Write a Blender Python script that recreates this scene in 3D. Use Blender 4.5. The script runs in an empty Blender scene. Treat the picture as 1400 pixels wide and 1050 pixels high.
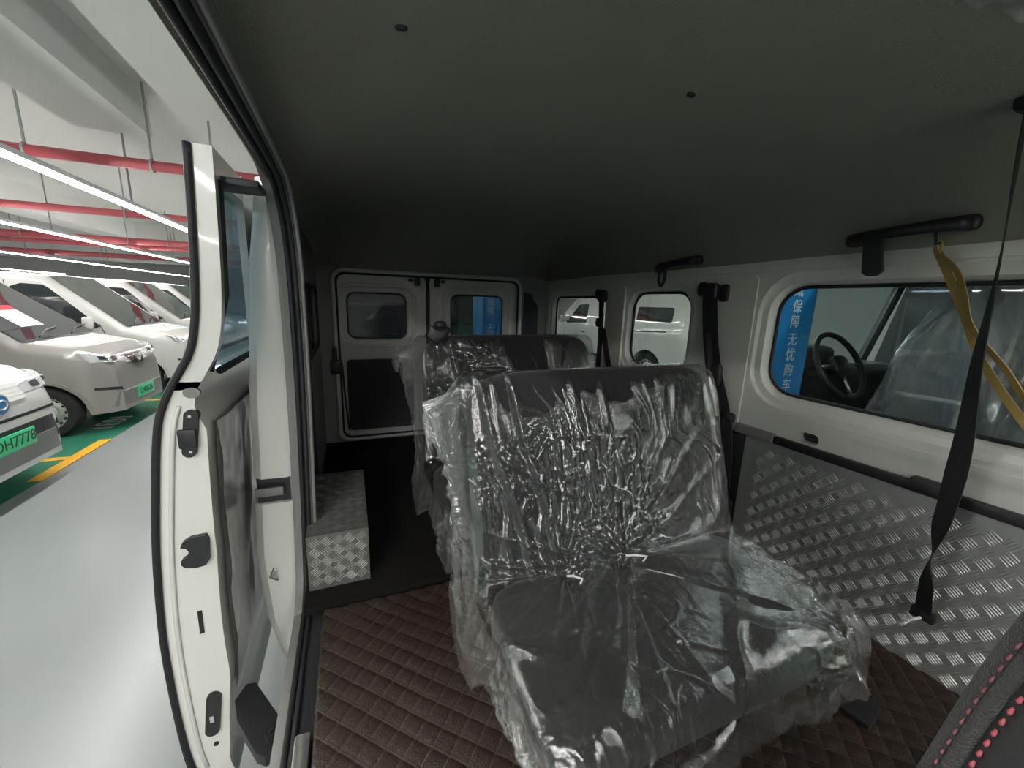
import bpy, bmesh, math, random
import numpy as np
from mathutils import Vector, Matrix
random.seed(7); RNG = np.random.RandomState(11)
PI = math.pi
# ------------------------------------------------------------------ camera, world, exposure
# Working frame: camera at the origin, +Y along the van to its rear doors, +X across to the windowed wall.
# H lifts everything at the end so that the garage floor lies at z = 0.
H = 1.70
FPX = 540.0
def _basis(vy=(475., 407.), roll=0.033):
    dY = np.array([(vy[0]-700)/FPX, (vy[1]-525)/FPX, 1.0]); dY /= np.linalg.norm(dY)
    n = np.cross(dY, np.array([1, roll, 0.0])); n /= np.linalg.norm(n)
    if n[1] < 0: n = -n
    dZ = -n
    return np.cross(dY, dZ), dY, dZ
DX, DY, DZ = _basis()
def ray(u, v):
    p = np.array([(u-700)/FPX, (v-525)/FPX, 1.0]); return np.array([p@DX, p@DY, p@DZ])
def onX(u, v, X): r = ray(u, v); return tuple(r*X/r[0])
def onY(u, v, Y): r = ray(u, v); return tuple(r*Y/r[1])
def onZ(u, v, Z): r = ray(u, v); return tuple(r*Z/r[2])
sc = bpy.context.scene
C = sc.collection
cd = bpy.data.cameras.new('camera'); cam = bpy.data.objects.new('camera', cd); C.objects.link(cam)
cd.sensor_fit = 'HORIZONTAL'; cd.sensor_width = 36.0; cd.lens = 36.0*FPX/1400.0; cd.clip_start = 0.01; cd.clip_end = 300
_r = np.array([DX, DY, DZ])                                   # rows: world axes in camera (right, down, forward)
M = Matrix([[_r[i][0], -_r[i][1], -_r[i][2], 0] for i in range(3)] + [[0, 0, 0, 1]])
cam.matrix_world = Matrix.Translation((0, 0, H)) @ M
sc.camera = cam
w = bpy.data.worlds.new('world'); sc.world = w; w.use_nodes = True
w.node_tree.nodes['Background'].inputs[0].default_value = (0.88, 0.88, 0.86, 1)
w.node_tree.nodes['Background'].inputs[1].default_value = 0.35
sc.view_settings.view_transform = 'Standard'; sc.view_settings.look = 'None'; sc.view_settings.gamma = 1.0
sc.view_settings.use_curve_mapping = False
sc.view_settings.exposure = 0.74
LED_STRENGTH = 40.0

# ------------------------------------------------------------------ materials
def nd(nt, t, **k):
    n = nt.nodes.new(t)
    for a, b in k.items(): setattr(n, a, b)
    return n
MATS = {}
def mat(name, col, rough=0.5, metal=0.0, noise=0.0, nscale=8.0, bump=0.0, bscale=40.0, coat=0.0, spec=0.5, sheen=0.0):
    m = bpy.data.materials.new(name); m.use_nodes = True; nt = m.node_tree; b = nt.nodes['Principled BSDF']
    b.inputs['Base Color'].default_value = (*col, 1); b.inputs['Roughness'].default_value = rough
    b.inputs['Metallic'].default_value = metal; b.inputs['Coat Weight'].default_value = coat
    b.inputs['Specular IOR Level'].default_value = spec; b.inputs['Sheen Weight'].default_value = sheen
    tc = nd(nt, 'ShaderNodeTexCoord')
    if noise > 0:
        n = nd(nt, 'ShaderNodeTexNoise'); n.inputs['Scale'].default_value = nscale; n.inputs['Detail'].default_value = 5
        nt.links.new(tc.outputs['Object'], n.inputs['Vector'])
        mx = nd(nt, 'ShaderNodeMix', data_type='RGBA')
        mx.inputs['A'].default_value = tuple(c*(1-noise) for c in col)+(1,); mx.inputs['B'].default_value = tuple(min(1, c*(1+noise)) for c in col)+(1,)
        nt.links.new(n.outputs['Fac'], mx.inputs['Factor']); nt.links.new(mx.outputs['Result'], b.inputs['Base Color'])
    if bump > 0:
        n2 = nd(nt, 'ShaderNodeTexNoise'); n2.inputs['Scale'].default_value = bscale; n2.inputs['Detail'].default_value = 4
        nt.links.new(tc.outputs['Object'], n2.inputs['Vector'])
        bp = nd(nt, 'ShaderNodeBump'); bp.inputs['Strength'].default_value = bump; bp.inputs['Distance'].default_value = 0.01
        nt.links.new(n2.outputs['Fac'], bp.inputs['Height']); nt.links.new(bp.outputs['Normal'], b.inputs['Normal'])
    MATS[name] = m; return m
def emit(name, col, s):
    m = bpy.data.materials.new(name); m.use_nodes = True; nt = m.node_tree; nt.nodes.clear()
    e = nd(nt, 'ShaderNodeEmission'); e.inputs[0].default_value = (*col, 1); e.inputs[1].default_value = s
    o = nd(nt, 'ShaderNodeOutputMaterial'); nt.links.new(e.outputs[0], o.inputs[0]); MATS[name] = m; return m
def glass(name, tint, refl=0.04, rough=0.02):
    m = bpy.data.materials.new(name); m.use_nodes = True; nt = m.node_tree; nt.nodes.clear()
    t = nd(nt, 'ShaderNodeBsdfTransparent'); t.inputs[0].default_value = (*tint, 1)
    g = nd(nt, 'ShaderNodeBsdfGlossy'); g.inputs['Roughness'].default_value = rough
    mx = nd(nt, 'ShaderNodeMixShader'); o = nd(nt, 'ShaderNodeOutputMaterial')
    nt.links.new(schlick(nt, refl, 5.0), mx.inputs[0]); nt.links.new(t.outputs[0], mx.inputs[1]); nt.links.new(g.outputs[0], mx.inputs[2])
    nt.links.new(mx.outputs[0], o.inputs[0]); MATS[name] = m; return m
def schlick(nt, base, power, normal=None):
    lw = nd(nt, 'ShaderNodeLayerWeight'); lw.inputs['Blend'].default_value = .5
    if normal is not None: nt.links.new(normal, lw.inputs['Normal'])
    p = nd(nt, 'ShaderNodeMath', operation='POWER'); nt.links.new(lw.outputs['Facing'], p.inputs[0]); p.inputs[1].default_value = power
    m = nd(nt, 'ShaderNodeMath', operation='MULTIPLY_ADD'); nt.links.new(p.outputs[0], m.inputs[0]); m.inputs[1].default_value = 1-base; m.inputs[2].default_value = base
    return m.outputs[0]
def film(name, haze=0.05, blend=0.1, rough=0.10):
    m = bpy.data.materials.new(name); m.use_nodes = True; nt = m.node_tree; nt.nodes.clear()
    tc = nd(nt, 'ShaderNodeTexCoord')
    n = nd(nt, 'ShaderNodeTexNoise'); n.inputs['Scale'].default_value = 70; n.inputs['Detail'].default_value = 5; n.inputs['Roughness'].default_value = .65
    nt.links.new(tc.outputs['Object'], n.inputs['Vector'])
    bp = nd(nt, 'ShaderNodeBump'); bp.inputs['Strength'].default_value = 0.22; bp.inputs['Distance'].default_value = 0.008
    nt.links.new(n.outputs['Fac'], bp.inputs['Height'])
    t = nd(nt, 'ShaderNodeBsdfTransparent'); t.inputs[0].default_value = (.97, .97, .97, 1)
    g = nd(nt, 'ShaderNodeBsdfGlossy'); g.inputs['Roughness'].default_value = rough; g.inputs[0].default_value = (1, 1, 1, 1)
    d = nd(nt, 'ShaderNodeBsdfTranslucent'); d.inputs[0].default_value = (.9, .9, .9, 1)
    d2 = nd(nt, 'ShaderNodeBsdfDiffuse'); d2.inputs[0].default_value = (.9, .9, .9, 1)
    dm = nd(nt, 'ShaderNodeMixShader'); nt.links.new(d.outputs[0], dm.inputs[1]); nt.links.new(d2.outputs[0], dm.inputs[2])
    for x in (g, d, d2): nt.links.new(bp.outputs['Normal'], x.inputs['Normal'])
    mh = nd(nt, 'ShaderNodeMixShader'); mh.inputs[0].default_value = haze
    nt.links.new(t.outputs[0], mh.inputs[1]); nt.links.new(dm.outputs[0], mh.inputs[2])
    mx = nd(nt, 'ShaderNodeMixShader'); o = nd(nt, 'ShaderNodeOutputMaterial')
    nt.links.new(schlick(nt, blend, 2.6, bp.outputs['Normal']), mx.inputs[0]); nt.links.new(mh.outputs[0], mx.inputs[1]); nt.links.new(g.outputs[0], mx.inputs[2])
    nt.links.new(mx.outputs[0], o.inputs[0]); MATS[name] = m; return m

mat('van_white', (.68, .68, .64), .28, coat=.3, noise=.03, nscale=3)
mat('van_white_dull', (.60, .60, .57), .45, noise=.06, nscale=5)
mat('headliner', (.25, .245, .215), .95, noise=.08, nscale=3, bump=.25, bscale=300, spec=.1)
mat('black_plastic', (.018, .018, .02), .45, bump=.05, bscale=200)
mat('black_rubber', (.014, .015, .017), .6)
mat('belt_web', (.022, .022, .024), .75, bump=.25, bscale=500)
mat('dark_board', (.035, .035, .037), .7, noise=.15, nscale=6)
mat('dark_carpet', (.012, .011, .011), .95, noise=.3, nscale=30, bump=.5, bscale=250, spec=.1)
mat('trim_grey', (.20, .20, .195), .5, noise=.08, nscale=6)
mat('seat_fabric', (.028, .028, .029), .9, noise=.18, nscale=120, bump=.35, bscale=400, spec=.2, sheen=.15)
mat('front_fabric', (.040, .038, .039), .9, noise=.3, nscale=220, bump=.5, bscale=420, spec=.15, sheen=.25)
mat('front_panel', (.030, .030, .031), .75, noise=.15, nscale=60, bump=.2, bscale=300, spec=.25)
mat('red_thread', (.46, .085, .11), .7)
mat('red_thread_dull', (.24, .075, .085), .8)
mat('aluminium_shaded', (.15, .15, .14), .5, metal=.4, noise=.25, nscale=9)  # plate aluminium darkened: the shade on the wheel-arch box is put into its colour
mat('steel_dark', (.05, .05, .055), .4, metal=.6)
mat('aluminium', (.42, .43, .42), .42, metal=.55, noise=.12, nscale=7, bump=.03, bscale=80)
mat('aluminium_bar', (.43, .44, .43), .45, metal=.5)
mat('sill_metal', (.7, .7, .68), .25, metal=.9)
mat('yellow_web', (.36, .25, .07), .7, noise=.2, nscale=40, bump=.2, bscale=300)
mat('white_string', (.8, .8, .78), .6)
mat('garage_paint', (.66, .66, .64), .85, noise=.04, nscale=1.2, bump=.05, bscale=30)
mat('epoxy_grey', (.26, .28, .28), .28, noise=.07, nscale=1.3, bump=.02, bscale=30)
mat('bay_green', (.030, .19, .12), .35, noise=.15, nscale=2)
mat('line_yellow', (.80, .42, .02), .5, noise=.1, nscale=10)
mat('line_white', (.75, .78, .76), .5)
mat('pipe_red', (.52, .10, .12), .4)
mat('hanger_grey', (.34, .35, .36), .5, metal=.3)
mat('lamp_housing', (.7, .72, .74), .4)
mat('banner_blue', (.010, .20, .48), .45, noise=.05, nscale=2)
mat('banner_light', (.10, .42, .78), .4)
mat('banner_text', (.62, .70, .74), .6)
mat('silver_paint', (.30, .285, .27), .3, metal=.25, coat=.6)
mat('white_paint', (.62, .62, .60), .25, coat=.8)
mat('dark_paint', (.035, .037, .045), .25, coat=.8)
mat('grey_paint', (.09, .095, .10), .35, coat=.5)
mat('car_glass', (.03, .035, .04), .04, coat=1.0)
mat('tyre', (.02, .02, .021), .8)
mat('rim', (.62, .62, .60), .3, metal=.7)
mat('lamp_clear', (.70, .72, .74), .12, metal=.35, coat=1)
mat('lamp_dark', (.04, .045, .05), .1, coat=1)
mat('plate_green', (.05, .62, .26), .4)
mat('plate_text', (.03, .05, .04), .5)
mat('logo_blue', (.02, .22, .55), .25, coat=1)
mat('paper_white', (.85, .83, .80), .7); mat('paper_red', (.75, .06, .08), .6)
emit('led', (1.0, .985, .95), LED_STRENGTH)
glass('glass_clear', (.80, .83, .82), .035)
glass('glass_side', (.80, .85, .85), .04)
glass('glass_dark', (.40, .42, .44), .05)
glass('glass_door', (.45, .55, .60), .10, .04)
film('film', .030, .12, .065)
film('film_hem', .20, .16, .10)
film('film_thick', .22, .12, .18)
# quilted brown mat: pale stitching on a 45 degree grid
MAT_P = 0.046
def quilt_mat():
    m = mat('quilt_brown', (.030, .0175, .0125), .48, noise=.3, nscale=9, bump=.35, bscale=260)
    nt = m.node_tree; b = nt.nodes['Principled BSDF']
    tc = nd(nt, 'ShaderNodeTexCoord'); sp = nd(nt, 'ShaderNodeSeparateXYZ'); nt.links.new(tc.outputs['Object'], sp.inputs[0])
    def math_(op, a, c):
        n = nd(nt, 'ShaderNodeMath', operation=op)
        for i, q in enumerate((a, c)):
            if isinstance(q, (int, float)): n.inputs[i].default_value = q
            elif q is not None: nt.links.new(q, n.inputs[i])
        return n.outputs[0]
    k = 0.70711/MAT_P
    out = None
    for s in (1, -1):
        t = math_('ADD', math_('MULTIPLY', sp.outputs[0], k), math_('MULTIPLY', sp.outputs[1], s*k))
        fr = math_('ABSOLUTE', math_('SUBTRACT', math_('FRACT', t, 0), 0.5), 0)
        g = math_('GREATER_THAN', fr, 0.445 if s == 1 else 0.48)
        out = g if out is None else math_('MAXIMUM', out, g)
    old = b.inputs['Base Color'].links[0].from_socket
    mx = nd(nt, 'ShaderNodeMix', data_type='RGBA'); nt.links.new(out, mx.inputs['Factor'])
    nt.links.new(old, mx.inputs['A']); mx.inputs['B'].default_value = (.13, .095, .072, 1)
    nt.links.new(mx.outputs['Result'], b.inputs['Base Color'])
quilt_mat()

# ------------------------------------------------------------------ mesh helpers
class MB:
    def __init__(s): s.v = []; s.f = []
    def add(s, vs, fs):
        o = len(s.v); s.v += [tuple(map(float, p)) for p in vs]; s.f += [tuple(i+o for i in f) for f in fs]; return s
    def box(s, c, d, bev=0.0, rot=None, seg=2):
        bm = bmesh.new(); bmesh.ops.create_cube(bm, size=1.0)
        bmesh.ops.scale(bm, vec=d, verts=bm.verts)
        if bev > 0: bmesh.ops.bevel(bm, geom=list(bm.edges), offset=bev, segments=seg, affect='EDGES', profile=.5)
        if rot is not None: bmesh.ops.transform(bm, matrix=rot, verts=bm.verts)
        bmesh.ops.translate(bm, vec=c, verts=bm.verts); bm.verts.ensure_lookup_table(); bm.verts.index_update()
        s.add([v.co for v in bm.verts], [[v.index for v in f.verts] for f in bm.faces]); bm.free(); return s
    def loft(s, rings, closed=True, cap=True, wrap=False):
        n = len(rings[0]); vs = [p for r in rings for p in r]; fs = []
        m = len(rings)
        for i in range(m if wrap else m-1):
            for j in range(n if closed else n-1):
                a = i*n+j; b = i*n+(j+1) % n; i2 = (i+1) % m
                fs.append((a, b, i2*n+(j+1) % n, i2*n+j))
        if cap and closed and not wrap: fs.append(tuple(range(n))[::-1]); fs.append(tuple((m-1)*n+j for j in range(n)))
        return s.add(vs, fs)
    def tube(s, path, r, n=8, cap=True, wrap=False, flat=None):
        P = [Vector(p) for p in path]; rings = []; m = len(P); up = Vector((0, 0, 1)); prev = None
        for i, p in enumerate(P):
            if wrap: t = P[(i+1) % m]-P[i-1]
            else: t = P[min(i+1, m-1)]-P[max(i-1, 0)]
            t.normalize()
            a = prev - t*prev.dot(t) if prev is not None else (up if abs(t.z) < .9 else Vector((1, 0, 0))).cross(t)
            a.normalize(); b = t.cross(a); prev = a
            rr = r[i] if isinstance(r, (list, tuple)) else r
            rings.append([p+a*math.cos(2*PI*k/n)*rr+b*math.sin(2*PI*k/n)*rr for k in range(n)])
        return s.loft(rings, True, cap, wrap)
    def cyl(s, a, b, r, n=16, r2=None): 
        return s.tube([a, b], [r, r if r2 is None else r2], n)
    def prism(s, poly, f3, d0, d1):
        """2-D polygon, f3(p, d) gives the 3-D point at depth d"""
        n = len(poly)
        return s.loft([[f3(p, d0) for p in poly], [f3(p, d1) for p in poly]])
    def build(s, name, m, parent=None, smooth=35):
        me = bpy.data.meshes.new(name); me.from_pydata(s.v, [], s.f)
        bm = bmesh.new(); bm.from_mesh(me); bmesh.ops.recalc_face_normals(bm, faces=bm.faces); bm.to_mesh(me); bm.free()
        return link(name, me, m, parent, smooth)
def link(name, me, m, parent=None, smooth=35):
    me.materials.append(MATS[m] if isinstance(m, str) else m)
    if smooth:
        me.polygons.foreach_set('use_smooth', [True]*len(me.polygons))
        if smooth < 180: me.set_sharp_from_angle(angle=math.radians(smooth))
    o = bpy.data.objects.new(name, me); C.objects.link(o)
    if parent is not None:
        o.parent = parent
        # geometry is given in the working frame; parents keep an identity or pure transform set later
        o.matrix_parent_inverse = Matrix.Identity(4)
    return o
def tag(o, label=None, cat=None, group=None, kind=None):
    if label: o['label'] = label
    if cat: o['category'] = cat
    if group: o['group'] = group
    if kind: o['kind'] = kind
    return o
def thing(name, label, cat, loc=(0, 0, 0), rz=0.0, group=None, kind=None):
    e = bpy.data.objects.new(name, None); C.objects.link(e); e.location = loc; e.rotation_euler = (0, 0, rz)
    e.empty_display_size = .1
    return tag(e, label, cat, group, kind)
def sub(o, loc):      # make geometry written in the working frame sit right under an empty placed at loc
    o.location = tuple(-c for c in loc); return o
class At:
    """thing whose parts are written in the working frame"""
    def __init__(s, name, label, cat, loc, group=None, kind=None):
        s.loc = loc; s.e = thing(name, label, cat, loc, 0, group, kind)
    def part(s, mb, name, m, smooth=35, label=None):
        o = sub(mb.build(name, m, s.e, smooth), s.loc)
        if label: o['label'] = label
        return o
    def subpart(s, mb, name, m, parent, smooth=35):
        o = mb.build(name, m, parent, smooth); return o
def rrect(x0, x1, z0, z1, r, n=6):
    pts = []
    for cx, cz, a0 in ((x1-r, z1-r, 0), (x0+r, z1-r, 90), (x0+r, z0+r, 180), (x1-r, z0+r, 270)):
        for k in range(n+1):
            a = math.radians(a0+90*k/n); pts.append((cx+r*math.cos(a), cz+r*math.sin(a)))
    return pts
def fill_holes(outer, holes, f3, d0, d1):
    """panel with holes: both faces and all rims"""
    bm = bmesh.new(); es = []
    loops = [outer]+holes; flat = []
    for L in loops:
        vs = [bm.verts.new((p[0], p[1], 0)) for p in L]; flat.append(vs)
        for i in range(len(vs)): es.append(bm.edges.new((vs[i], vs[(i+1) % len(vs)])))
    bmesh.ops.triangle_fill(bm, use_beauty=True, use_dissolve=False, edges=es)
    bm.verts.ensure_lookup_table(); bm.verts.index_update()
    pts = [(v.co.x, v.co.y) for v in bm.verts]; tris = [[v.index for v in f.verts] for f in bm.faces]; n = len(pts)
    mb = MB(); fs = [tuple(t) for t in tris]+[tuple(i+n for i in t[::-1]) for t in tris]
    for vs in flat:
        ids = [v.index for v in vs]
        for i in range(len(ids)): a, b = ids[i], ids[(i+1) % len(ids)]; fs.append((a, b, b+n, a+n))
    mb.add([f3(p, d0) for p in pts]+[f3(p, d1) for p in pts], fs); bm.free(); return mb
def ring_loft(mb, specs, f3):
    """specs: list of (2-D loop, depth)"""
    return mb.loft([[f3(p, d) for p in L] for L, d in specs], True, False)
def grid(P):
    """numpy (m,n,3) grid"""
    m, n = P.shape[:2]; idx = np.arange(m*n).reshape(m, n)
    f = np.stack([idx[:-1, :-1], idx[:-1, 1:], idx[1:, 1:], idx[1:, :-1]], -1).reshape(-1, 4)
    return P.reshape(-1, 3), f
def grid_obj(P, name, m, parent=None, smooth=180):
    v, f = grid(P); me = bpy.data.meshes.new(name); me.from_pydata(v.tolist(), [], f.tolist())
    return link(name, me, m, parent, smooth)
def superbox(mb, c, d, e=6.0, nu=20, nv=14, rot=None):
    """soft rounded cushion: superellipsoid block"""
    vs = []; fs = []
    def sp(x, p): return math.copysign(abs(x)**p, x)
    R = []
    for i in range(nv+1):
        t = -PI/2+PI*i/nv; ring = []
        for j in range(nu*2):
            a = 2*PI*j/(nu*2)
            q = Vector((sp(math.cos(t), 2/e)*sp(math.cos(a), 2/e)*d[0]/2, sp(math.cos(t), 2/e)*sp(math.sin(a), 2/e)*d[1]/2, sp(math.sin(t), 2/e)*d[2]/2))
            if rot is not None: q = rot @ q
            ring.append(q+Vector(c))
        R.append(ring)
    return mb.loft(R, True, True)
def strap(path, wdir, w, th=.003):
    """flat webbing: path of points, width direction per point or one"""
    mb = MB(); P = [Vector(p) for p in path]; rings = []
    for i, p in enumerate(P):
        t = (P[min(i+1, len(P)-1)]-P[max(i-1, 0)]).normalized()
        d = Vector(wdir[i] if isinstance(wdir, list) else wdir); d = (d-t*d.dot(t)).normalized(); n = t.cross(d)
        ww = w[i] if isinstance(w, list) else w
        rings.append([p+d*ww/2+n*th/2, p-d*ww/2+n*th/2, p-d*ww/2-n*th/2, p+d*ww/2-n*th/2])
    return mb.loft(rings)
def text_mesh(s, name, m, parent, mtx, size, extrude=.0015, align='CENTER'):
    cu = bpy.data.curves.new('lettering', 'FONT'); cu.body = s; cu.size = size; cu.extrude = extrude; cu.align_x = align; cu.align_y = 'CENTER'
    o = bpy.data.objects.new('lettering_curve', cu); C.objects.link(o)
    dg = bpy.context.evaluated_depsgraph_get(); me = bpy.data.meshes.new_from_object(o.evaluated_get(dg))
    bpy.data.objects.remove(o); me.transform(mtx); me.materials.clear()
    return link(name, me, m, parent, 0)
# value noise (numpy)
_T = np.random.RandomState(5).rand(256, 256)*2-1
def vnoise(x, y, seed=0):
    x = np.asarray(x, float)+seed*17.31; y = np.asarray(y, float)+seed*9.77
    xi = np.floor(x).astype(int); yi = np.floor(y).astype(int); fx = x-xi; fy = y-yi
    fx = fx*fx*fx*(fx*(fx*6-15)+10); fy = fy*fy*fy*(fy*(fy*6-15)+10)
    g = lambda a, b: _T[a & 255, b & 255]
    return (g(xi, yi)*(1-fx)+g(xi+1, yi)*fx)*(1-fy)+(g(xi, yi+1)*(1-fx)+g(xi+1, yi+1)*fx)*fy
def ridged(x, y, seed=0, oct=3):
    o = 0; a = 1.0; s = 0
    for k in range(oct):
        o = o+a*(1-np.abs(vnoise(x, y, seed+k*3))*1.6)**1; s += a; x = x*2.03; y = y*2.03; a *= .5
    return o/s
def smooth01(t): t = np.clip(t, 0, 1); return t*t*(3-2*t)
def splinepts(pts, n):
    """Catmull-Rom resample of a polyline by arc length"""
    P = np.array(pts, float); out = []
    Q = np.vstack([2*P[0]-P[1], P, 2*P[-1]-P[-2]])
    for i in range(1, len(Q)-2):
        for t in np.linspace(0, 1, 24, endpoint=False):
            p0, p1, p2, p3 = Q[i-1:i+3]
            out.append(.5*((2*p1)+(-p0+p2)*t+(2*p0-5*p1+4*p2-p3)*t*t+(-p0+3*p1-3*p2+p3)*t**3))
    out.append(P[-1]); out = np.array(out)
    L = np.r_[0, np.cumsum(np.linalg.norm(np.diff(out, axis=0), axis=1))]
    s = np.linspace(0, L[-1], n)
    return np.stack([np.interp(s, L, out[:, k]) for k in range(P.shape[1])], 1), s

# ------------------------------------------------------------------ garage: floor, ceiling, columns, pipes, lamps
G = -H
def bx(c, d, bev=0): return MB().box(c, d, bev)
fl = bx((0, 8, G-.1), (70, 90, .2)).build('floor_garage', 'epoxy_grey'); tag(fl, 'pale grey painted concrete floor of the parking garage', 'floor', kind='structure')
for x0, x1, nm in ((-8.2, -2.62, 'bay of the cars facing the open van door'), (2.9, 9.0, 'bay on the windowed side of the van')):
    o = bx(((x0+x1)/2, 8, G+.002), (x1-x0, 60, .004)).build('floor_bay_paint', 'bay_green'); tag(o, 'green painted parking '+nm, 'floor paint', kind='structure')
YL = (5.20, 7.80, 10.4, 13.0)
ylab = ('beside the wheel of the silver van', 'between the silver van and the white van behind it', 'beyond the second white van', 'at the far end of the parked row')
for i, y in enumerate(YL):
    t = At('parking_line', 'yellow T-shaped bay line '+ylab[i], 'floor line', (-2.66, y, G), 'yellow bay lines', 'structure')
    t.part(bx((-2.66, y, G+.006), (.11, 1.15, .004)), 'edge_stripe', 'line_yellow')
    t.part(bx((-5.2, y, G+.006), (5.0, .09, .004)), 'divider_stripe', 'line_yellow')
t = thing('bay_number', 'white stencilled bay number on the green floor by the silver van', 'floor marking', (-2.95, 6.55, G+.005), 0, None, 'structure')
text_mesh('1031', 'digits', 'line_white', t, Matrix.Rotation(-PI/2, 4, 'Z') @ Matrix.Scale(1, 4), .34, .001)
ce = bx((0, 8, 2.25), (70, 90, .2)).build('ceiling_garage', 'garage_paint'); tag(ce, 'white painted concrete slab over the parking garage', 'ceiling', kind='structure')
for i, (x0, x1, y0, y1, zb) in enumerate([(-2.65, -1.98, -8, 6.2, 1.72), (-1.62, -.55, -8, 30, 1.88), (-30, 30, 17.0, 17.7, 1.45), (-30, 30, 27, 27.7, 1.45), (-6.9, -6.2, 6.6, 30, 1.6), (3.4, 4.1, -8, 30, 1.7)]):
    o = bx(((x0+x1)/2, (y0+y1)/2, (zb+2.15)/2), (x1-x0, y1-y0, 2.15-zb)).build('trim_%d' % (i+1), 'garage_paint')
    tag(o, ['short deep white ceiling beam ending above the parked cars', 'wide white ceiling beam over the open van', 'white cross beam spanning the garage', 'far white cross beam spanning the garage', 'long white beam above the parked row', 'white beam above the windowed side'][i], 'beam', kind='structure')
for nm, c, d, lab in (('wall_garage_far', (0, 44, .3), (70, .3, 4.1), 'pale wall at the far end of the garage'), ('wall_garage_left', (-26, 8, .3), (.3, 90, 4.1), 'pale wall behind the parked cars'), ('wall_garage_right', (16, 8, .3), (.3, 90, 4.1), 'pale wall beyond the white van'), ('wall_garage_back', (0, -14, .3), (70, .3, 4.1), 'pale wall in front of the van')):
    tag(bx(c, d).build(nm, 'garage_paint'), lab, 'wall', kind='structure')
# linear lamps hung on rods
def lamp(x, y0, y1, z, lab, rods):
    t = At('strip_lamp', lab, 'lamp', (x, (y0+y1)/2, z), 'linear ceiling lamps')
    t.part(bx((x, (y0+y1)/2, z+.035), (.10, y1-y0, .05), .008), 'lamp_housing', 'lamp_housing')
    t.part(bx((x, (y0+y1)/2, z), (.085, y1-y0-.02, .022), .004), 'diffuser', 'led')
    for y in rods:
        t.part(MB().cyl((x, y, z+.05), (x, y, 2.16), .012, 6), 'hanger_rod', 'hanger_grey')
lamp(-2.40, 1.0, 9.3, 1.0, 'long white strip lamp hung over the bay line by the silver van', (2.2, 4.4, 6.6, 8.8))
lamp(-5.3, 2.0, 19.5, 1.05, 'long white strip lamp hung over the roofs of the parked cars', (5, 8, 11, 14, 17))
lamp(-9.9, 2.0, 34, 1.05, 'long white strip lamp behind the parked cars', (9, 14, 19, 24, 29))
lamp(-19.5, 2, 41, 1.05, 'long white strip lamp by the wall behind the parked cars', (20, 30))
lamp(3.0, 1.5, 5.0, 1.05, 'short white strip lamp over the gap beside the windowed side', (2, 4.5))
lamp(8.2, 0.0, 22.0, 1.05, 'long white strip lamp over the white van', (3, 8, 13, 18))
lamp(-2.40, -9.5, -1.0, 1.0, 'long white strip lamp ahead of the van over the bay line', (-8, -5, -2))
lamp(0.9, -9.5, -1.5, 1.0, 'added unseen strip lamp ahead of the windscreen', (-8, -5, -3))  # unseen lamp, drawn up to the open front to brighten the interior
lamp(-1.15, -9.5, .2, 1.0, 'added unseen strip lamp over the aisle beside the open door', (-8, -4, -1))  # added out of view to send more light in at the sliding door
lamp(3.0, -9.5, .2, 1.05, 'added unseen strip lamp ahead of the dark cab', (-8, -5, -2))  # extra out-of-view lamp, added for more light from the front
lamp(-1.0, 9.5, 30.0, 1.05, 'long white strip lamp behind the rear doors', (12, 18, 24))
# pipes
def pipe(y, z, x0, x1, r, lab, hang, grey=None):
    t = At('sprinkler_pipe', lab, 'pipe', ((x0+x1)/2, y, z), 'pipes under the garage ceiling')
    t.part(MB().cyl((x0, y, z), (x1, y, z), r, 12), 'pipe_run', 'pipe_red')
    for x in hang:
        t.part(MB().cyl((x, y, z+r), (x, y, 2.16), .012, 6), 'hanger_rod', 'hanger_grey')
        t.part(MB().tube([(x-.0, y+r*1.15*math.cos(a), z+r*1.15*math.sin(a)) for a in np.linspace(0, 2*PI, 12, endpoint=False)], .012, 6, wrap=True), 'clamp', 'hanger_grey')
pipe(5.85, 1.34, -14, 3.5, .055, 'red sprinkler pipe across the ceiling nearest the open door', (-5.2, -2.9, -1.9, -1.35))
pipe(9.6, 1.34, -18, 12, .06, 'red sprinkler pipe crossing above the second parked car', (-9, -6.2, -3.6, -1.5))
pipe(14.2, 1.30, -20, 12, .085, 'thick red pipe with sprinkler heads above the far cars', (-11, -7.4, -4.5, -3.0))
pipe(15.0, 1.22, -20, 12, .06, 'thin red pipe slung below the thick red pipe', (-12, -8, -4.6, -3.2))
pipe(20.3, 1.28, -22, 12, .09, 'dull red pipe far back in the garage', (-14, -8.5, -5))
# blue wrapped columns
def column(x, y, w, d, lab, txt):
    t = At('column', lab, 'column', (x+w/2, y+d/2, G), 'blue wrapped columns')
    t.part(bx((x+w/2, y+d/2, (G+2.16)/2), (w-.02, d-.02, 2.16-G)), 'shaft', 'garage_paint')
    z1 = .75
    t.part(bx((x+w/2, y+.004, (G+z1)/2), (w+.012, .02, z1-G)), 'front_wrap', 'banner_blue')
    t.part(bx((x+.0, y+d/2+.016, (G+z1)/2), (.02, d, z1-G)), 'side_wrap', 'banner_light')
    t.part(bx((x+w/2, y+d+.016, (G+z1)/2), (w+.012, .02, z1-G)), 'rear_wrap', 'banner_blue')
    for ch, (px, pz), sz in txt:
        o = text_mesh(ch, 'character', 'banner_text', t.e, Matrix.Translation((px, y-.0075, pz)) @ Matrix.Rotation(PI/2, 4, 'X'), sz, .001)
        sub(o, t.loc)
WORDS = '威保障 无忧购车'
spots = []
for i, ch in enumerate(WORDS):
    if ch != ' ':
        p = onY(1093-(i if i < 3 else i-.7)*2.95+.0, 398+[0, 22, 43, 0, 67, 88, 109, 129][i], 1.353); spots.append((ch, (p[0], p[2]), .072))
column(2.0, 1.36, .26, .36, 'narrow blue column lettered down its face beside the long side window', spots)
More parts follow.
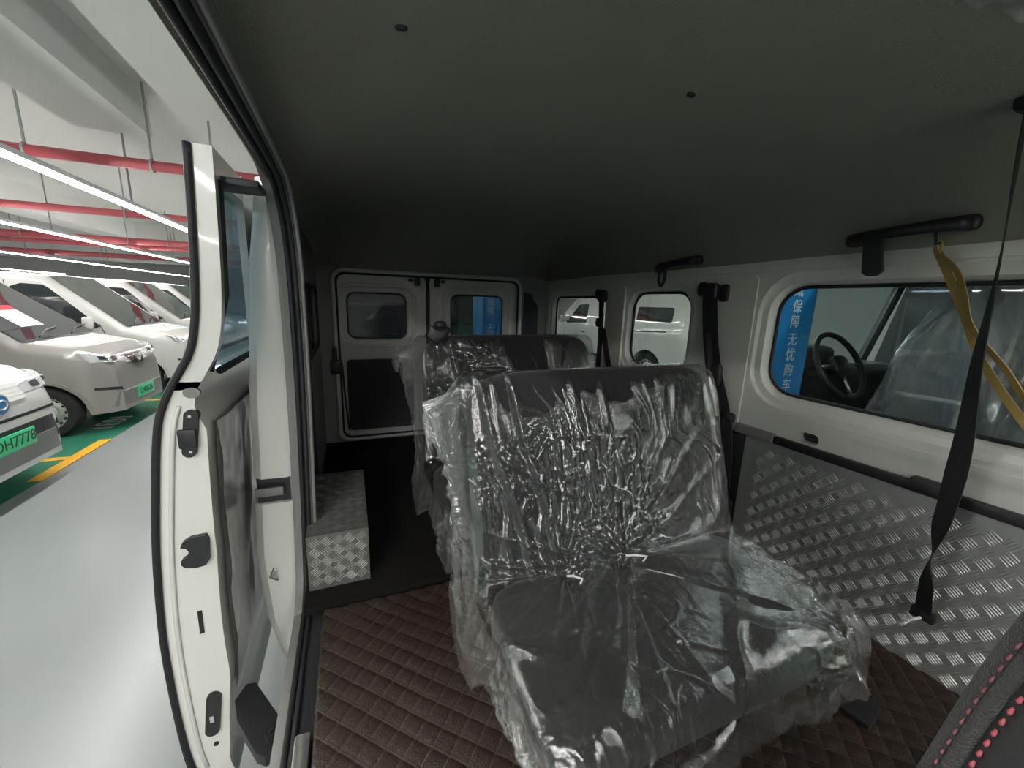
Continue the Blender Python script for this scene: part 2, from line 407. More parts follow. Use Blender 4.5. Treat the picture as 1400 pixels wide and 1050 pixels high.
column(1.84, 5.6, .46, .5, 'blue column with white lettering behind the right rear door', [(ch, (1.84+k, .12-.125*i), .13) for k in (.10, .36) for i, ch in enumerate(WORDS) if ch != ' '])

# ------------------------------------------------------------------ parked vehicles (local: nose at x = 0, body runs to -L, y across, z up from the ground)
def interp(x, pts):
    xs = [p[0] for p in pts]; ys = [p[1] for p in pts]; return float(np.interp(x, xs, ys))
class Van:
    def __init__(s, name, label, cat, paint, nose, rz, L=4.4, W=1.56, Ht=1.86, belt=1.06, prof=None, wheels=(-.62, -3.2), group='parked vans', wr=.295):
        s.wr = wr; s.ar = wr+.065
        s.L, s.W, s.Ht, s.belt, s.wheels = L, W, Ht, belt, wheels
        s.prof = prof or [(-L, Ht-.30), (-L+.10, Ht-.06), (-L+.3, Ht-.01), (-2.0, Ht), (-1.62, Ht-.04), (-.72, 1.10), (-.30, 1.02), (-.10, .93), (-.03, .80), (0, .55)]
        s.paint = paint
        s.e = thing(name, label, cat, (nose[0], nose[1], G), rz, group)
        s.body()
    def zt(s, x): return interp(x, s.prof)
    def zb(s, x):
        z = .24
        for wx in s.wheels:
            d = abs(x-wx)
            if d < s.ar: z = max(z, s.wr+math.sqrt(s.ar**2-d*d)*.98)
        return z
    def hw(s, x):
        f = min(1, max(0, -x/.55)); r = min(1, max(0, (x+s.L)/.35))
        return s.W/2*(1-.30*(1-f)**2.6)*(1-.10*(1-r)**2.5)
    def wz(s, z): return 1.0-.02*max(0, (.55-z)/.3) if z < s.belt else 1.0-.145*((z-s.belt)/(s.Ht-s.belt))**1.2
    def y(s, x, z): return s.hw(x)*s.wz(z)
    def ring(s, x):
        zt, zb = s.zt(x), s.zb(x); zt = max(zt, zb+.06); r = min(.11, (zt-zb)*.3)
        half = []
        for k in range(9):
            z = zb+(zt-r-zb)*k/8; half.append((s.y(x, z), z))
        y0 = s.y(x, zt-r)
        for k in range(1, 6):
            a = PI/2*k/5; half.append((y0-r*1.1*(1-math.cos(a)), zt-r+r*math.sin(a)))
        yl = half[-1][0]
        for k in range(1, 4): half.append((yl*(1-k/3.999), zt+.012*math.sin(k/4*PI/2)))
        return [(x, a, b) for a, b in half]+[(x, -a, b) for a, b in half[::-1]]
    def top(s, x, yy): return s.zt(x)+.012*(1-abs(yy)/s.W*2)
    def body(s):
        xs = set(np.linspace(-s.L, 0, 60).tolist()+[p[0] for p in s.prof]+[-.02, -.05, -.08, -.15, -.2, -.25])
        for wx in s.wheels: xs |= set((wx+s.ar*np.sin(np.linspace(-PI/2, PI/2, 19))).tolist())
        xs = sorted(xs); keep = [xs[0]]
        for q in xs[1:]:
            if q-keep[-1] > .006: keep.append(q)
        mb = MB(); mb.loft([s.ring(x) for x in keep]); mb.build('body', s.paint, s.e, 40)
    def side(s, poly, name, m, sgn, off=.006, th=.014, par=None):
        f3 = lambda p, d: (p[0], sgn*(s.y(p[0], p[1])+d), p[1])
        return MB().prism(poly, f3, off-th, off).build(name, m, par or s.e, 30)
    def xf(s, yy, z):
        lo, hi = 0.0, -1.2
        x = 0.0
        while x > hi:
            if s.y(x, z) >= abs(yy) and s.zt(x) >= z: return x
            x -= .004
        return x
    def front(s, quad, name, m, off=.008, n=10, par=None):
        q = np.array(quad, float); A = []
        for i in range(n+1):
            row = []
            for j in range(n+1):
                u, v = i/n, j/n
                p = q[0]*(1-u)*(1-v)+q[1]*u*(1-v)+q[2]*u*v+q[3]*(1-u)*v
                row.append((s.xf(p[0], p[1])+off, p[0], p[1]))
            A.append(row)
        A = np.array(A); mb = MB(); v, f = grid(A); mb.add(v, f.tolist())
        B = A.copy(); B[:, :, 0] -= off*2.5; v, f = grid(B); mb.add(v, f[:, ::-1].tolist())
        N = n+1; k = N*N; bd = [(i, 0) for i in range(N)]+[(n, j) for j in range(1, N)]+[(i, n) for i in range(n-1, -1, -1)]+[(0, j) for j in range(n-1, 0, -1)]
        ids = [i*N+j for i, j in bd]; mb.add([], [])
        mb.f += [(ids[i], ids[(i+1) % len(ids)], ids[(i+1) % len(ids)]+k, ids[i]+k) for i in range(len(ids))]
        return mb.build(name, m, par or s.e, 40)
    def topgrid(s, x0, x1, w0, w1, name, m, off=.008, nx=10, ny=12, par=None):
        A = np.array([[(x, yy, s.top(x, yy)+off) for yy in np.linspace(-1, 1, ny)*(w0+(w1-w0)*(x-x0)/(x1-x0))] for x in np.linspace(x0, x1, nx)])
        mb = MB(); v, f = grid(A); mb.add(v, f.tolist()); return mb.build(name, m, par or s.e, 180)
    def wheel(s, wx, sgn, holes=True):
        R = s.wr
        yc = sgn*(s.W/2-.10); t = 'wheel'
        def lathe(prof, n=36):
            return [[(wx+r*math.cos(2*PI*k/n), yc+sgn*d, R+r*math.sin(2*PI*k/n)) for k in range(n)] for r, d in prof]
        ty = MB().loft(lathe([(R*.66, -.08), (R*.93, -.09), (R, -.06), (R, .06), (R*.93, .09), (R*.66, .085)]), True, False).build('tyre', 'tyre', s.e, 50)
        rm = MB().loft(lathe([(R*.68, -.06), (R*.68, .075), (R*.64, .08), (R*.60, .05), (R*.52, .035), (R*.40, .05), (R*.28, .035), (R*.2, .06), (R*.12, .065), (.001, .065)]), True, False).build('rim', 'rim', s.e, 40)
        if holes:
            for k in range(14):
                a = 2*PI*k/14; q = (wx+R*.56*math.cos(a), R+R*.56*math.sin(a))
                MB().cyl((q[0], yc+sgn*.03, q[1]), (q[0], yc+sgn*.051, q[1]), R*.055, 10).build('rim_hole', 'tyre', rm)
    def wheels_all(s, holes=True):
        for wx in s.wheels:
            for sg in (1, -1): s.wheel(wx, sg, holes and sg == s.near)
    def mirror(s, x, z, sgn):
        mb = MB(); superbox(mb, (x, sgn*(s.y(x, z)+.12), z), (.10, .17, .20), 4, 10, 8); o = mb.build('mirror', s.paint, s.e, 180)
        MB().box((x, sgn*(s.y(x, z)+.03), z-.06), (.05, .09, .03), .008).build('mirror_arm', 'black_plastic', o)
    def seam(s, pts, sgn, par=None):
        return MB().tube([(x, sgn*(s.y(x, z)+.001), z) for x, z in pts], .006, 6).build('panel_gap', 'black_rubber', par or s.e)
    def plate(s, z, txt, sz=.085, w=.46, h=.145):
        x = s.xf(0, z)+.02
        o = MB().box((x, 0, z), (.012, w, h), .004).build('number_plate', 'plate_green', s.e)
        text_mesh(txt, 'plate_characters', 'plate_text', o, Matrix.Translation((x+.0075, 0, z)) @ Matrix.Rotation(PI/2, 4, 'Z') @ Matrix.Rotation(PI/2, 4, 'X'), sz*1.25, .001)

def smallvan(name, label, paint, nose, near, plate=None, emblem=None, price=False, **k):
    v = Van(name, label, 'van', paint, nose, 0.0, **k); v.near = near
    xc, xr = -.74, -1.66
    v.topgrid(xr+.06, xc+.02, .60, .70, 'windscreen', 'car_glass')
    hz = v.belt
    for sg in (near, -near):
        fw = [(-.98, hz+.06), (-1.05, hz+.03), (-1.95, hz+.02), (-1.98, hz+.06), (-1.98, v.Ht-.22), (-1.86, v.Ht-.17), (-1.62, v.Ht-.18), (-1.55, v.Ht-.23)]
        v.side(fw, 'door_window', 'car_glass', sg)
        v.side(rrect(-3.0, -2.12, hz+.03, v.Ht-.18, .07), 'slide_window', 'car_glass', sg)
        v.side(rrect(-v.L+.35, -3.15, hz+.03, v.Ht-.18, .07), 'rear_window', 'car_glass', sg)
        v.seam([(-.93, .34), (-.95, .75), (-.94, 1.0), (-1.0, hz+.10)], sg); v.seam([(-2.04, .30), (-2.04, v.Ht-.13)], sg)
        v.side([(-2.0, .70), (-.98, .72), (-.60, .735), (-.60, .75), (-.98, .74), (-2.0, .72)], 'side_crease', paint, sg, .006)
        v.mirror(-1.08, hz+.12, sg)
        # head lamp sweeping round the corner
        hl = v.front([(sg*.30, .835), (sg*.70, .86), (sg*.735, .975), (sg*.30, .90)], 'head_lamp', 'lamp_clear', .012)
        v.front([(sg*.42, .862), (sg*.52, .87), (sg*.53, .918), (sg*.43, .905)], 'lamp_lens', 'lamp_dark', .02, 5, hl)
        v.front([(sg*.60, .885), (sg*.66, .89), (sg*.67, .935), (sg*.61, .925)], 'lamp_lens', 'lamp_dark', .02, 5, hl)
        v.front([(sg*.52, .50), (sg*.70, .53), (sg*.70, .56), (sg*.55, .545)], 'fog_recess', 'black_plastic', .007)
        arch = [(v.wheels[0]+r*math.cos(a), .29+r*math.sin(a)*.98) for r, aa in ((.36, np.linspace(.05, PI-.05, 18)), (.395, np.linspace(PI-.05, .05, 18))) for a in aa]
        v.side(arch, 'wheel_arch_lip', paint, sg, .012)
    v.front([(-.62, .30), (.62, .30), (.58, .48), (-.58, .48)], 'lower_bumper', 'trim_grey', .02)
    v.front([(-.28, .80), (.28, .80), (.30, .90), (-.30, .90)], 'grille', paint, .01)
    if emblem == 'v':
        em = v.front([(-.12, .77), (.12, .77), (.20, .895), (-.20, .895)], 'emblem_shield', 'lamp_dark', .022, 6)
        x = v.xf(0, .83)+.03
        MB().tube([(x, -.10, .885), (x+.012, -.005, .80), (x+.012, .005, .80), (x, .10, .885)], .014, 6).build('emblem_mark', 'rim', em)
        MB().tube([(x+.006, -.045, .885), (x+.014, 0, .85), (x+.006, .045, .885)], .010, 6).build('emblem_mark', 'rim', em)
    if emblem == 'round':
        x = v.xf(0, .80); em = MB().cyl((x-.01, 0, .80), (x+.018, 0, .80), .085, 28).build('emblem', 'rim', v.e)
        MB().cyl((x, 0, .80), (x+.024, 0, .80), .072, 28).build('emblem_disc', 'logo_blue', em)
        MB().tube([(x+.026, .05*math.cos(a), .80+.035*math.sin(a)) for a in np.linspace(0, 2*PI, 16, endpoint=False)], .007, 6, wrap=True).build('emblem_mark', 'rim', em)
        v.front([(-.70, .66), (.70, .66), (.70, .685), (-.70, .685)], 'nose_gap', 'black_rubber', .006)
        v.front([(-.66, .40), (.66, .40), (.60, .60), (-.60, .60)], 'lower_grille', 'black_plastic', .012)
    v.topgrid(-.73, -.70, .70, .68, 'cowl', 'black_plastic', .01, 3)
    for yy in (-.35, .25):
        MB().tube([(-.74, yy, v.top(-.74, yy)+.02), (-.80, yy+.22, v.top(-.80, yy)+.025), (-.83, yy+.48, v.top(-.83, yy)+.022)], .008, 6).build('wiper', 'black_plastic', v.e)
    if plate: v.plate(*plate)
    if price:
        A = np.array([[(x, yy, v.top(x, yy)+.014) for yy in (-.36, -.18, .02)] for x in (-1.12, -1.0, -.88)]); mb = MB(); q, f = grid(A); mb.add(q, f.tolist()); pc = mb.build('price_card', 'paper_white', v.e)
        A = np.array([[(x, yy, v.top(x, yy)+.017) for yy in (-.36, -.18, .02)] for x in (-1.16, -1.13, -1.10)]); mb = MB(); q, f = grid(A); mb.add(q, f.tolist()); mb.build('card_header', 'paper_red', pc)
    v.wheels_all()
    return v
smallvan('minivan', 'silver minivan with steel wheels and a price card in the windscreen', 'silver_paint', (-2.62, 6.75), -1, (.40, 'D40526'), 'v', True)
smallvan('minivan', 'white compact van with round blue emblem and plate DH7778', 'white_paint', (-2.50, 4.21), -1, (.50, 'DH7778', .10, .44, .14), 'round', False, Ht=1.80)
bigp = lambda L, Ht: [(-L, Ht-.35), (-L+.10, Ht-.06), (-L+.3, Ht-.01), (-2.2, Ht), (-1.75, Ht-.05), (-.62, 1.14), (-.25, 1.06), (-.08, .95), (-.02, .80), (0, .55)]
smallvan('minivan', 'tall white van parked next beyond the silver minivan', 'white_paint', (-2.70, 9.25), -1, None, None, False, L=4.7, W=1.70, Ht=1.93)
smallvan('minivan', 'white van parked two bays beyond the silver minivan', 'white_paint', (-2.80, 11.9), -1, None, None, False, L=4.7, W=1.70, Ht=1.93)
smallvan('minivan', 'white van in the last bay of the parked row', 'white_paint', (-2.90, 14.5), -1, None, None, False, L=4.7, W=1.70, Ht=1.93)
# long white van seen through the side windows
v = Van('panel_van', 'long white panel van parked side-on beyond the side windows', 'van', 'white_paint', (6.45, 11.15), PI/2, L=5.75, W=1.70, Ht=2.05, belt=1.10, wheels=(-.95, -4.75), wr=.40,
        prof=[(-5.75, 1.7), (-5.65, 1.98), (-5.4, 2.04), (-2.4, 2.05), (-1.9, 2.0), (-.80, 1.22), (-.35, 1.12), (-.10, .98), (-.03, .8), (0, .5)])
v.near = 1
v.topgrid(-1.85, -.82, .62, .74, 'windscreen', 'car_glass')
for sg in (1, -1):
    v.side([(-1.42, 1.22), (-2.42, 1.28), (-2.42, 1.72), (-2.36, 1.74), (-1.98, 1.72)], 'door_window', 'car_glass', sg)
    v.side(rrect(-5.33, -4.32, 1.43, 1.71, .05), 'rear_window', 'car_glass', sg)
    v.side([(-4.30, 1.19), (-5.22, 1.24), (-5.22, 1.265), (-4.30, 1.215)], 'slide_rail', 'black_plastic', sg)
    v.seam([(-1.32, .34), (-1.36, .9), (-1.30, 1.22), (-1.90, 1.78)], sg); v.seam([(-2.52, .3), (-2.52, 1.85)], sg); v.seam([(-3.9, .3), (-3.9, 1.85)], sg); v.seam([(-5.62, .5), (-5.62, 1.45)], sg)
    v.side([(-2.40, 1.03), (-2.22, 1.035), (-2.22, 1.065), (-2.40, 1.06)], 'door_handle', 'black_plastic', sg, .02, .03)
    v.mirror(-1.42, 1.33, sg)
    v.side([(-5.6, .30), (-5.15, .30), (-5.15, .40), (-5.6, .40)], 'rocker', 'black_plastic', sg, .008)
v.front([(-.7, .85), (-.3, .83), (-.3, .97), (-.72, 1.02)], 'head_lamp', 'lamp_clear'); v.front([(.3, .83), (.7, .85), (.72, 1.02), (.3, .97)], 'head_lamp', 'lamp_clear')
v.front([(-.7, .3), (.7, .3), (.65, .5), (-.65, .5)], 'lower_bumper', 'trim_grey', .02); v.wheels_all()
# dark van behind our rear doors
v = Van('panel_van', 'dark blue-black van parked behind the rear doors', 'van', 'dark_paint', (.62, 5.9), -PI/2, L=4.6, W=1.7, Ht=1.62, wheels=(-.7, -3.4)); v.near = 1
v.topgrid(-1.56, -.74, .60, .70, 'windscreen', 'car_glass')
for sg in (1, -1):
    v.side([(-.98, 1.12), (-1.98, 1.08), (-1.98, 1.48), (-1.62, 1.48)], 'door_window', 'car_glass', sg); v.mirror(-1.08, 1.18, sg)
    v.front([(sg*.30, .80), (sg*.70, .82), (sg*.73, .93), (sg*.30, .88)], 'head_lamp', 'lamp_clear', .012)
v.wheels_all(False)

# neighbouring cab with an open view of wheel and wrapped seat
cx, cy = 2.42, 1.2
t = At('delivery_cab', 'dark grey cab parked beside the long side window', 'truck cab', (3.2, 1.0, G))
t.part(bx((2.46, .65, -1.02), (.10, 2.75, .84), .03), 'door_panel', 'grey_paint')
t.part(bx((4.0, .65, -1.02), (.10, 2.75, .84), .03), 'door_panel', 'grey_paint')
t.part(bx((3.23, .55, -1.40), (1.5, 2.5, .08)), 'cab_floor', 'dark_board')
t.part(bx((3.23, .65, .30), (1.66, 2.5, .07), .03), 'roof', 'grey_paint')
t.part(bx((3.23, .65, .255), (1.5, 2.4, .02)), 'roof_lining', 'headliner')
t.part(bx((3.23, -.62, -.35), (1.6, .06, 1.3), .02), 'rear_panel', 'trim_grey')
t.part(bx((3.23, 2.02, -1.0), (1.6, .06, .9), .04), 'nose_panel', 'grey_paint')
for x in (2.46, 4.0): 
    t.part(MB().cyl((x, 2.01, -.60), (x, 1.78, .30), .035, 10), 'windscreen_pillar', 'grey_paint'); t.part(bx((x, -.45, -.15), (.08, .30, .9), .02), 'door_pillar', 'grey_paint')
t.part(MB().prism([(2.52, -.60), (3.94, -.60), (3.94, .27), (2.52, .27)], lambda p, d: (p[0], 2.01-(p[1]+.6)*.27+d, p[1]), 0, .006), 'windscreen', 'glass_side')
mb = MB(); superbox(mb, (3.23, 1.80, -.54), (1.40, .42, .40), 5, 18, 12); t.part(mb, 'dashboard', 'black_plastic', 180)
mb = MB(); superbox(mb, (2.78, 1.70, -.28), (.40, .26, .16), 4, 14, 10); t.part(mb, 'cowl', 'black_plastic', 180)
t.part(bx((2.43, 1.02, -.56), (.02, .10, .02), .006), 'door_handle', 'sill_metal')
for yy in (1.15, -.3):
    t.part(MB().loft([[(2.62+dd, yy+r*math.cos(a), -1.40+.30*0+r*math.sin(a)) for a in np.linspace(0, 2*PI, 28, endpoint=False)] for r, dd in ((.18, .0), (.29, .0), (.30, .04), (.30, .15), (.18, .18))]), 'wheel', 'tyre')
    t.part(MB().loft([[(4.02-dd, yy+r*math.cos(a), -1.40+r*math.sin(a)) for a in np.linspace(0, 2*PI, 28, endpoint=False)] for r, dd in ((.18, .0), (.29, .0), (.30, .04), (.30, .15), (.18, .18))]), 'wheel', 'tyre')
t.part(MB().prism([(-.3, -.58), (1.9, -.58), (1.75, .27), (-.3, .27)], lambda p, d: (4.0+d, p[0], p[1]), 0, .006), 'side_glass', 'glass_dark')
# steering wheel
wm = Matrix.Translation((2.78, 1.46, -.31)) @ Matrix.Rotation(math.radians(62), 4, 'X')
sw = t.part(MB().tube([wm @ Vector((.205*math.cos(a), .205*math.sin(a), 0)) for a in np.linspace(0, 2*PI, 40, endpoint=False)], .017, 10, wrap=True), 'steering_wheel', 'black_plastic', 180)
mb = MB(); superbox(mb, (0, 0, 0), (.15, .13, .06), 3, 10, 8); mb.v = [tuple(wm @ Vector(p)) for p in mb.v]; t.subpart(mb, 'wheel_hub', 'black_plastic', sw, 180)
for a in (0, PI, -PI/2):
    t.subpart(MB().tube([wm @ Vector((.06*math.cos(a), .06*math.sin(a), 0)), wm @ Vector((.20*math.cos(a), .20*math.sin(a), 0))], .012, 8), 'wheel_spoke', 'sill_metal', sw, 180)
t.part(MB().cyl(tuple(wm @ Vector((0, 0, -.02))), (2.78, 1.76, -.46), .035, 12), 'steering_column', 'black_plastic')
mb = MB(); superbox(mb, (2.86, .98, -.78), (.52, .52, .18), 5, 16, 10); t.part(mb, 'seat', 'seat_fabric', 180)
mb = MB(); superbox(mb, (2.86, .76, -.40), (.50, .16, .74), 5, 16, 12, Matrix.Rotation(math.radians(10), 3, 'X')); t.part(mb, 'backrest', 'seat_fabric', 180)
t.part(bx((2.86, .95, -1.12), (.42, .42, .52), .02), 'seat_base', 'black_plastic')
# loose bag over that seat
th = np.linspace(0, 2*PI, 180); hh = np.linspace(0, 1, 110)
A = []
for q in hh:
    rr = 1.0 if q < .62 else math.sqrt(max(0.0, 1-((q-.62)/.38)**2))*.98+.02
    A.append([(2.86+.32*rr*math.copysign(abs(math.cos(a))**.6, math.cos(a)), .86+(.32-.06*q)*rr*math.copysign(abs(math.sin(a))**.6, math.sin(a))+.10*(1-q), -.95+q*1.10) for a in th])
A = np.array(A); TT, QQ = np.meshgrid(th, hh)
wv = (.030*np.clip(1-np.abs(vnoise(TT*4.0, QQ*2.2, 2))*2.6, 0, 1)+.012*np.clip(1-np.abs(vnoise(TT*9, QQ*7, 4))*2.4, 0, 1)); wv[:, -1] = wv[:, 0]
d = A-np.array([2.86, .86, 0]); d[:, :, 2] = 0; d /= np.maximum(.05, np.linalg.norm(d, axis=2))[:, :, None]
o = grid_obj(A+d*wv[:, :, None], 'seat_bag', 'film_thick'); tag(o, 'crumpled clear plastic bag over the seat in the dark cab', 'plastic cover')

# ------------------------------------------------------------------ our van: shell
F = -1.0; XR = 1.48; YR = 2.90; XL = -.17
ZH = .19           # lower edge of the headliner
YZ = lambda X: (lambda p, d: (X+d, p[0], p[1]))
XZ = lambda Y: (lambda p, d: (p[0], Y+d, p[1]))
def S(o, label, cat): return tag(o, label, cat, kind='structure')
S(bx(((-.15+XR+.06)/2, 1.15, F-.04), (XR+.06+.15, 3.62, .06)).build('floor', 'steel_dark'), 'flat steel floor of the van', 'floor')
# headliner
xs = np.linspace(XL-.01, XR-.003, 90); ys = np.linspace(-.7, YR-.005, 140)
Xg, Yg = np.meshgrid(xs, ys)
zx = np.interp(xs, [XL-.01, -.10, .05, .3, .7, 1.1, 1.30, 1.40, 1.455, XR-.003], [.30, .385, .435, .462, .47, .455, .425, .385, .27, ZH-.005])
gy = np.sqrt(np.clip(1-(np.clip((ys-2.15)/(YR-2.15), 0, 1))**2.6, 0, 1))
Zg = .175+(zx[None, :]-.175)*gy[:, None]
Zg += .004*vnoise(Xg*3, Yg*3, 3)
P1 = np.stack([Xg, Yg, Zg], -1); P2 = P1.copy(); P2[:, :, 2] += .05
mb = MB(); q, f = grid(P1); mb.add(q, f.tolist()); q, f = grid(P2); mb.add(q, f[:, ::-1].tolist())
cl = mb.build('ceiling', 'headliner', None, 180); S(cl, 'dark grey fabric headliner of the van', 'ceiling')
def clip_at(u, v_):
    for z in np.linspace(.30, .50, 81):
        p = onZ(u, v_, z)
        zz = float(np.interp(p[0], xs, zx)); gg = float(np.interp(p[1], ys, gy))
        if .175+(zz-.175)*gg <= z: return p
    return p
for u, v_ in ((548, 35), (945, 128)):
    p = clip_at(u, v_); mb = MB(); superbox(mb, (p[0], p[1], p[2]-.002), (.022, .014, .010), 2.5, 10, 8); mb.build('trim_clip', 'black_plastic', cl, 180)
# right wall with three windows
W1 = (-.02, 1.035, -.305, .09, .10); W2 = (1.455, 1.875, -.315, .077, .09); W3 = (2.135, 2.80, -.32, .056, .06)
wins = (W1, W2, W3); FL = .05
outer = [(-.20, -.50), (YR, -.50), (YR, ZH+.02), (-.20, ZH+.02)]
holes = [rrect(a-FL, b+FL, c-FL, min(d+FL, ZH-.03), r+FL*.8) for a, b, c, d, r in wins]
oval = rrect(onX(1120, 600, XR)[1], onX(1091, 597, XR)[1], -.452, -.415, .0184)
slot = oval
wr = fill_holes(outer, holes+[slot], YZ(XR), .05, 0).build('wall_right', 'van_white', None, 30); S(wr, 'white painted van side wall with three windows', 'wall')
for i, (a, b, c, d, r) in enumerate(wins):
    big = rrect(a-FL, b+FL, c-FL, min(d+FL, ZH-.03), r+FL*.8)
    mid = rrect(a-.02, b+.02, c-.022, d+.018, r+.016); sm = rrect(a-.004, b+.004, c-.004, d+.004, r); gl = rrect(a, b, c, d, r)
    m2 = MB(); ring_loft(m2, [(big, 0), (rrect(a-.042, b+.042, c-.042, d+.034, r+.034), .012), (mid, .016), (rrect(a-.012, b+.012, c-.012, d+.012, r+.01), .03), (sm, .048), (sm, .06)], YZ(XR))
    m2.build('window_frame', 'van_white', wr, 40)
    wo = MB().prism(rrect(a-.003, b+.003, c-.003, d+.003, r), YZ(XR), .052, .056).build('window_%d' % (i+1), 'glass_side' if i == 0 else 'glass_clear', None, 0)
    S(wo, ['long side window with rounded corners beside the front bench', 'small rounded side window between the two belts', 'rear quarter window beside the rear bench'][i], 'window')
    MB().tube([YZ(XR)(p, .046) for p in rrect(a, b, c, d, r)], .0065, 8, wrap=True).build('window_gasket', 'black_rubber', wo, 180)
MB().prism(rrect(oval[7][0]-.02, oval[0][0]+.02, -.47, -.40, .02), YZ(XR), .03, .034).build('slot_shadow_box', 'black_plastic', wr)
# mouldings that stiffen the white wall
MB().prism(rrect(-.18, 1.02, -.395, -.372, .008), YZ(XR), .004, -.007).build('pressed_rib', 'van_white', wr)
MB().prism(rrect(-.18, 2.86, .150, .168, .006), YZ(XR), .004, -.006).build('pressed_rib', 'van_white', wr)
MB().prism(rrect(1.905, 2.075, -.49, .12, .03), YZ(XR), .004, -.008).build('pillar_pressing', 'van_white', wr)
MB().prism(rrect(1.10, 1.36, -.49, .14, .03), YZ(XR), .004, -.007).build('pillar_pressing', 'van_white', wr)

# lower right wall: dark lining and checker plate with raised bars
S(bx((XR+.02, 1.35, -.76), (.04, 3.1, .53)).build('wall_right_lower', 'dark_board'), 'dark lining of the lower van side', 'wall')
def tread(bounds, f3, cell=.036, inside=None):
    mb = MB(); (u0, u1, v0, v1) = bounds; k = 0
    ni = int((u1-u0)/cell); nj = int((v1-v0)/cell)
    for i in range(ni):
        for j in range(nj):
            cu = u0+(i+.5)*cell; cv = v0+(j+.5)*cell
            if inside and not inside(cu, cv): continue
            a = math.radians(38) if (i+j) % 2 else math.radians(-52)
            ca, sa = math.cos(a), math.sin(a)
            for q in range(5):
                o = (q-2)*.0068; L = .0165; wd = .0021; pts = []
                for (l, s_, h) in ((-L, 0, 0), (-L*.5, -wd, 0), (L*.5, -wd, 0), (L, 0, 0), (L*.5, wd, 0), (-L*.5, wd, 0), (-L*.45, 0, .0022), (L*.45, 0, .0022)):
                    s_ += o; pts.append(f3((cu+l*ca-s_*sa, cv+l*sa+s_*ca), h))
                mb.add(pts, [(0, 1, 6), (1, 2, 7, 6), (2, 3, 7), (3, 4, 7), (4, 5, 6, 7), (5, 0, 6)])
    return mb
pl = At('checker_plate', 'silver checker plate lining the wall below the long side window', 'metal sheet', (XR-.012, .5, F), None)
p0 = pl.part(bx((XR-.006, .42, (-.485+F)/2+.001), (.006, 1.26, -.485-F)), 'sheet', 'aluminium')
o = pl.part(tread((-.19, 1.03, F+.01, -.50), lambda p, h: (XR-.009-h, p[0], p[1])), 'tread_bars', 'aluminium_bar', 0); o['kind'] = 'stuff'
rl = At('wall_rail', 'black edge rail along the top of the checker plate', 'rail', (XR-.012, .4, -.47))
rl.part(bx((XR-.012, .37, -.472), (.022, 1.13, .030), .004), 'rail_bar', 'black_plastic')
rl.part(bx((XR-.018, .485, -.462), (.034, .10, .042), .006), 'rail_joint', 'black_plastic')
rl.part(bx((XR-.014, 1.015, -.470), (.026, .16, .036), .004), 'tape_wrap', 'trim_grey')
# left side: jamb of the sliding-door opening, inner wall, outer skin
jam = [(-.70, .31), (.6, .31), (1.16, .305), (1.28, .285), (1.37, .22), (1.415, .12), (1.425, .0), (1.425, -.5), (1.42, -.85), (1.39, -.97), (1.30, -1.02), (1.1, -1.03), (-.70, -1.03)]
jp, _ = splinepts(jam, 150)
def jx(z): return -.180+.014*math.cos(max(-1, min(1, z/.9))*PI*.6)-.0
def band(offs):   # list of (dx, dn) along the path, dn away from the opening
    rings = []
    for i, (y, z) in enumerate(jp):
        a = jp[max(i-1, 0)]; b = jp[min(i+1, len(jp)-1)]; t_ = np.array(b)-np.array(a); t_ = t_/np.linalg.norm(t_)
        n = np.array([-t_[1], t_[0]])         # left normal
        n = -n if np.dot(n, np.array([.5, -.35])-np.array([y, z])) > 0 else n
        rings.append([(jx(z)+dx, y+n[0]*dn, z+n[1]*dn) for dx, dn in offs])
    return rings
wl = MB().loft(band([(.040, .02), (.030, -.002), (.016, -.002), (.010, .008), (-.015, .012), (-.030, .02), (-.030, .05), (.03, .05)]), True, True).build('trim_7', 'trim_grey', None, 40)
S(wl, 'steel frame around the sliding door opening', 'door frame')
MB().loft(band([(.038+.006*math.cos(a), .002+.008*math.sin(a)) for a in np.linspace(0, 2*PI, 8, endpoint=False)])).build('inner_edge_trim', 'trim_grey', wl, 180)
for dx in (.020, .004):
    MB().loft(band([(dx+.0075*math.cos(a), -.006+.009*math.sin(a)) for a in np.linspace(0, 2*PI, 10, endpoint=False)])).build('door_seal', 'black_rubber', wl, 180)
# pillar (faces the front), upper and lower part with the track slot between
def pillar(z0, z1, xo):
    rings = []
    for k in range(13):
        z = z0+(z1-z0)*k/12; a, b = jx(z)-.03, xo(z)
        rings.append([(a, 1.44, z), (a-.012, 1.432, z), (b+.025, 1.436, z), (b, 1.46, z), (b, 1.62, z), (a, 1.62, z)])
    return MB().loft(rings)
xo1 = lambda z: float(np.interp(z, [-.60, -.3, .1, .34], [-.318, -.305, -.27, -.237]))
xo2 = lambda z: float(np.interp(z, [-1.46, -1.3, -1.15, -.9, -.69], [-.232, -.285, -.318, -.332, -.322]))
pillar(-.60, .34, xo1).build('pillar_upper', 'van_white', wl, 40)
pillar(-1.46, -.69, xo2).build('pillar_lower', 'van_white', wl, 40)
bx((-.26, 1.53, -.645), (.10, .16, .09)).build('track_slot', 'black_plastic', wl)
mb = MB().box((-.272, 1.431, -.645), (.085, .012, .03), .004); mb.build('track_lip', 'trim_grey', wl)
p = onY(377, 783, 1.43); MB().tube([(p[0], 1.425, p[2]+.02), (p[0]-.012, 1.41, p[2]), (p[0]+.008, 1.415, p[2]-.018)], .006, 6).build('striker', 'sill_metal', wl)
# sill
MB().box((-.1425, .10, -1.000), (.034, 1.5, .022), .005).build('sill_strip', 'sill_metal', wl)
MB().box((-.155, .35, -1.13), (.03, 2.1, .10), .01).build('rocker', 'black_plastic', wl)
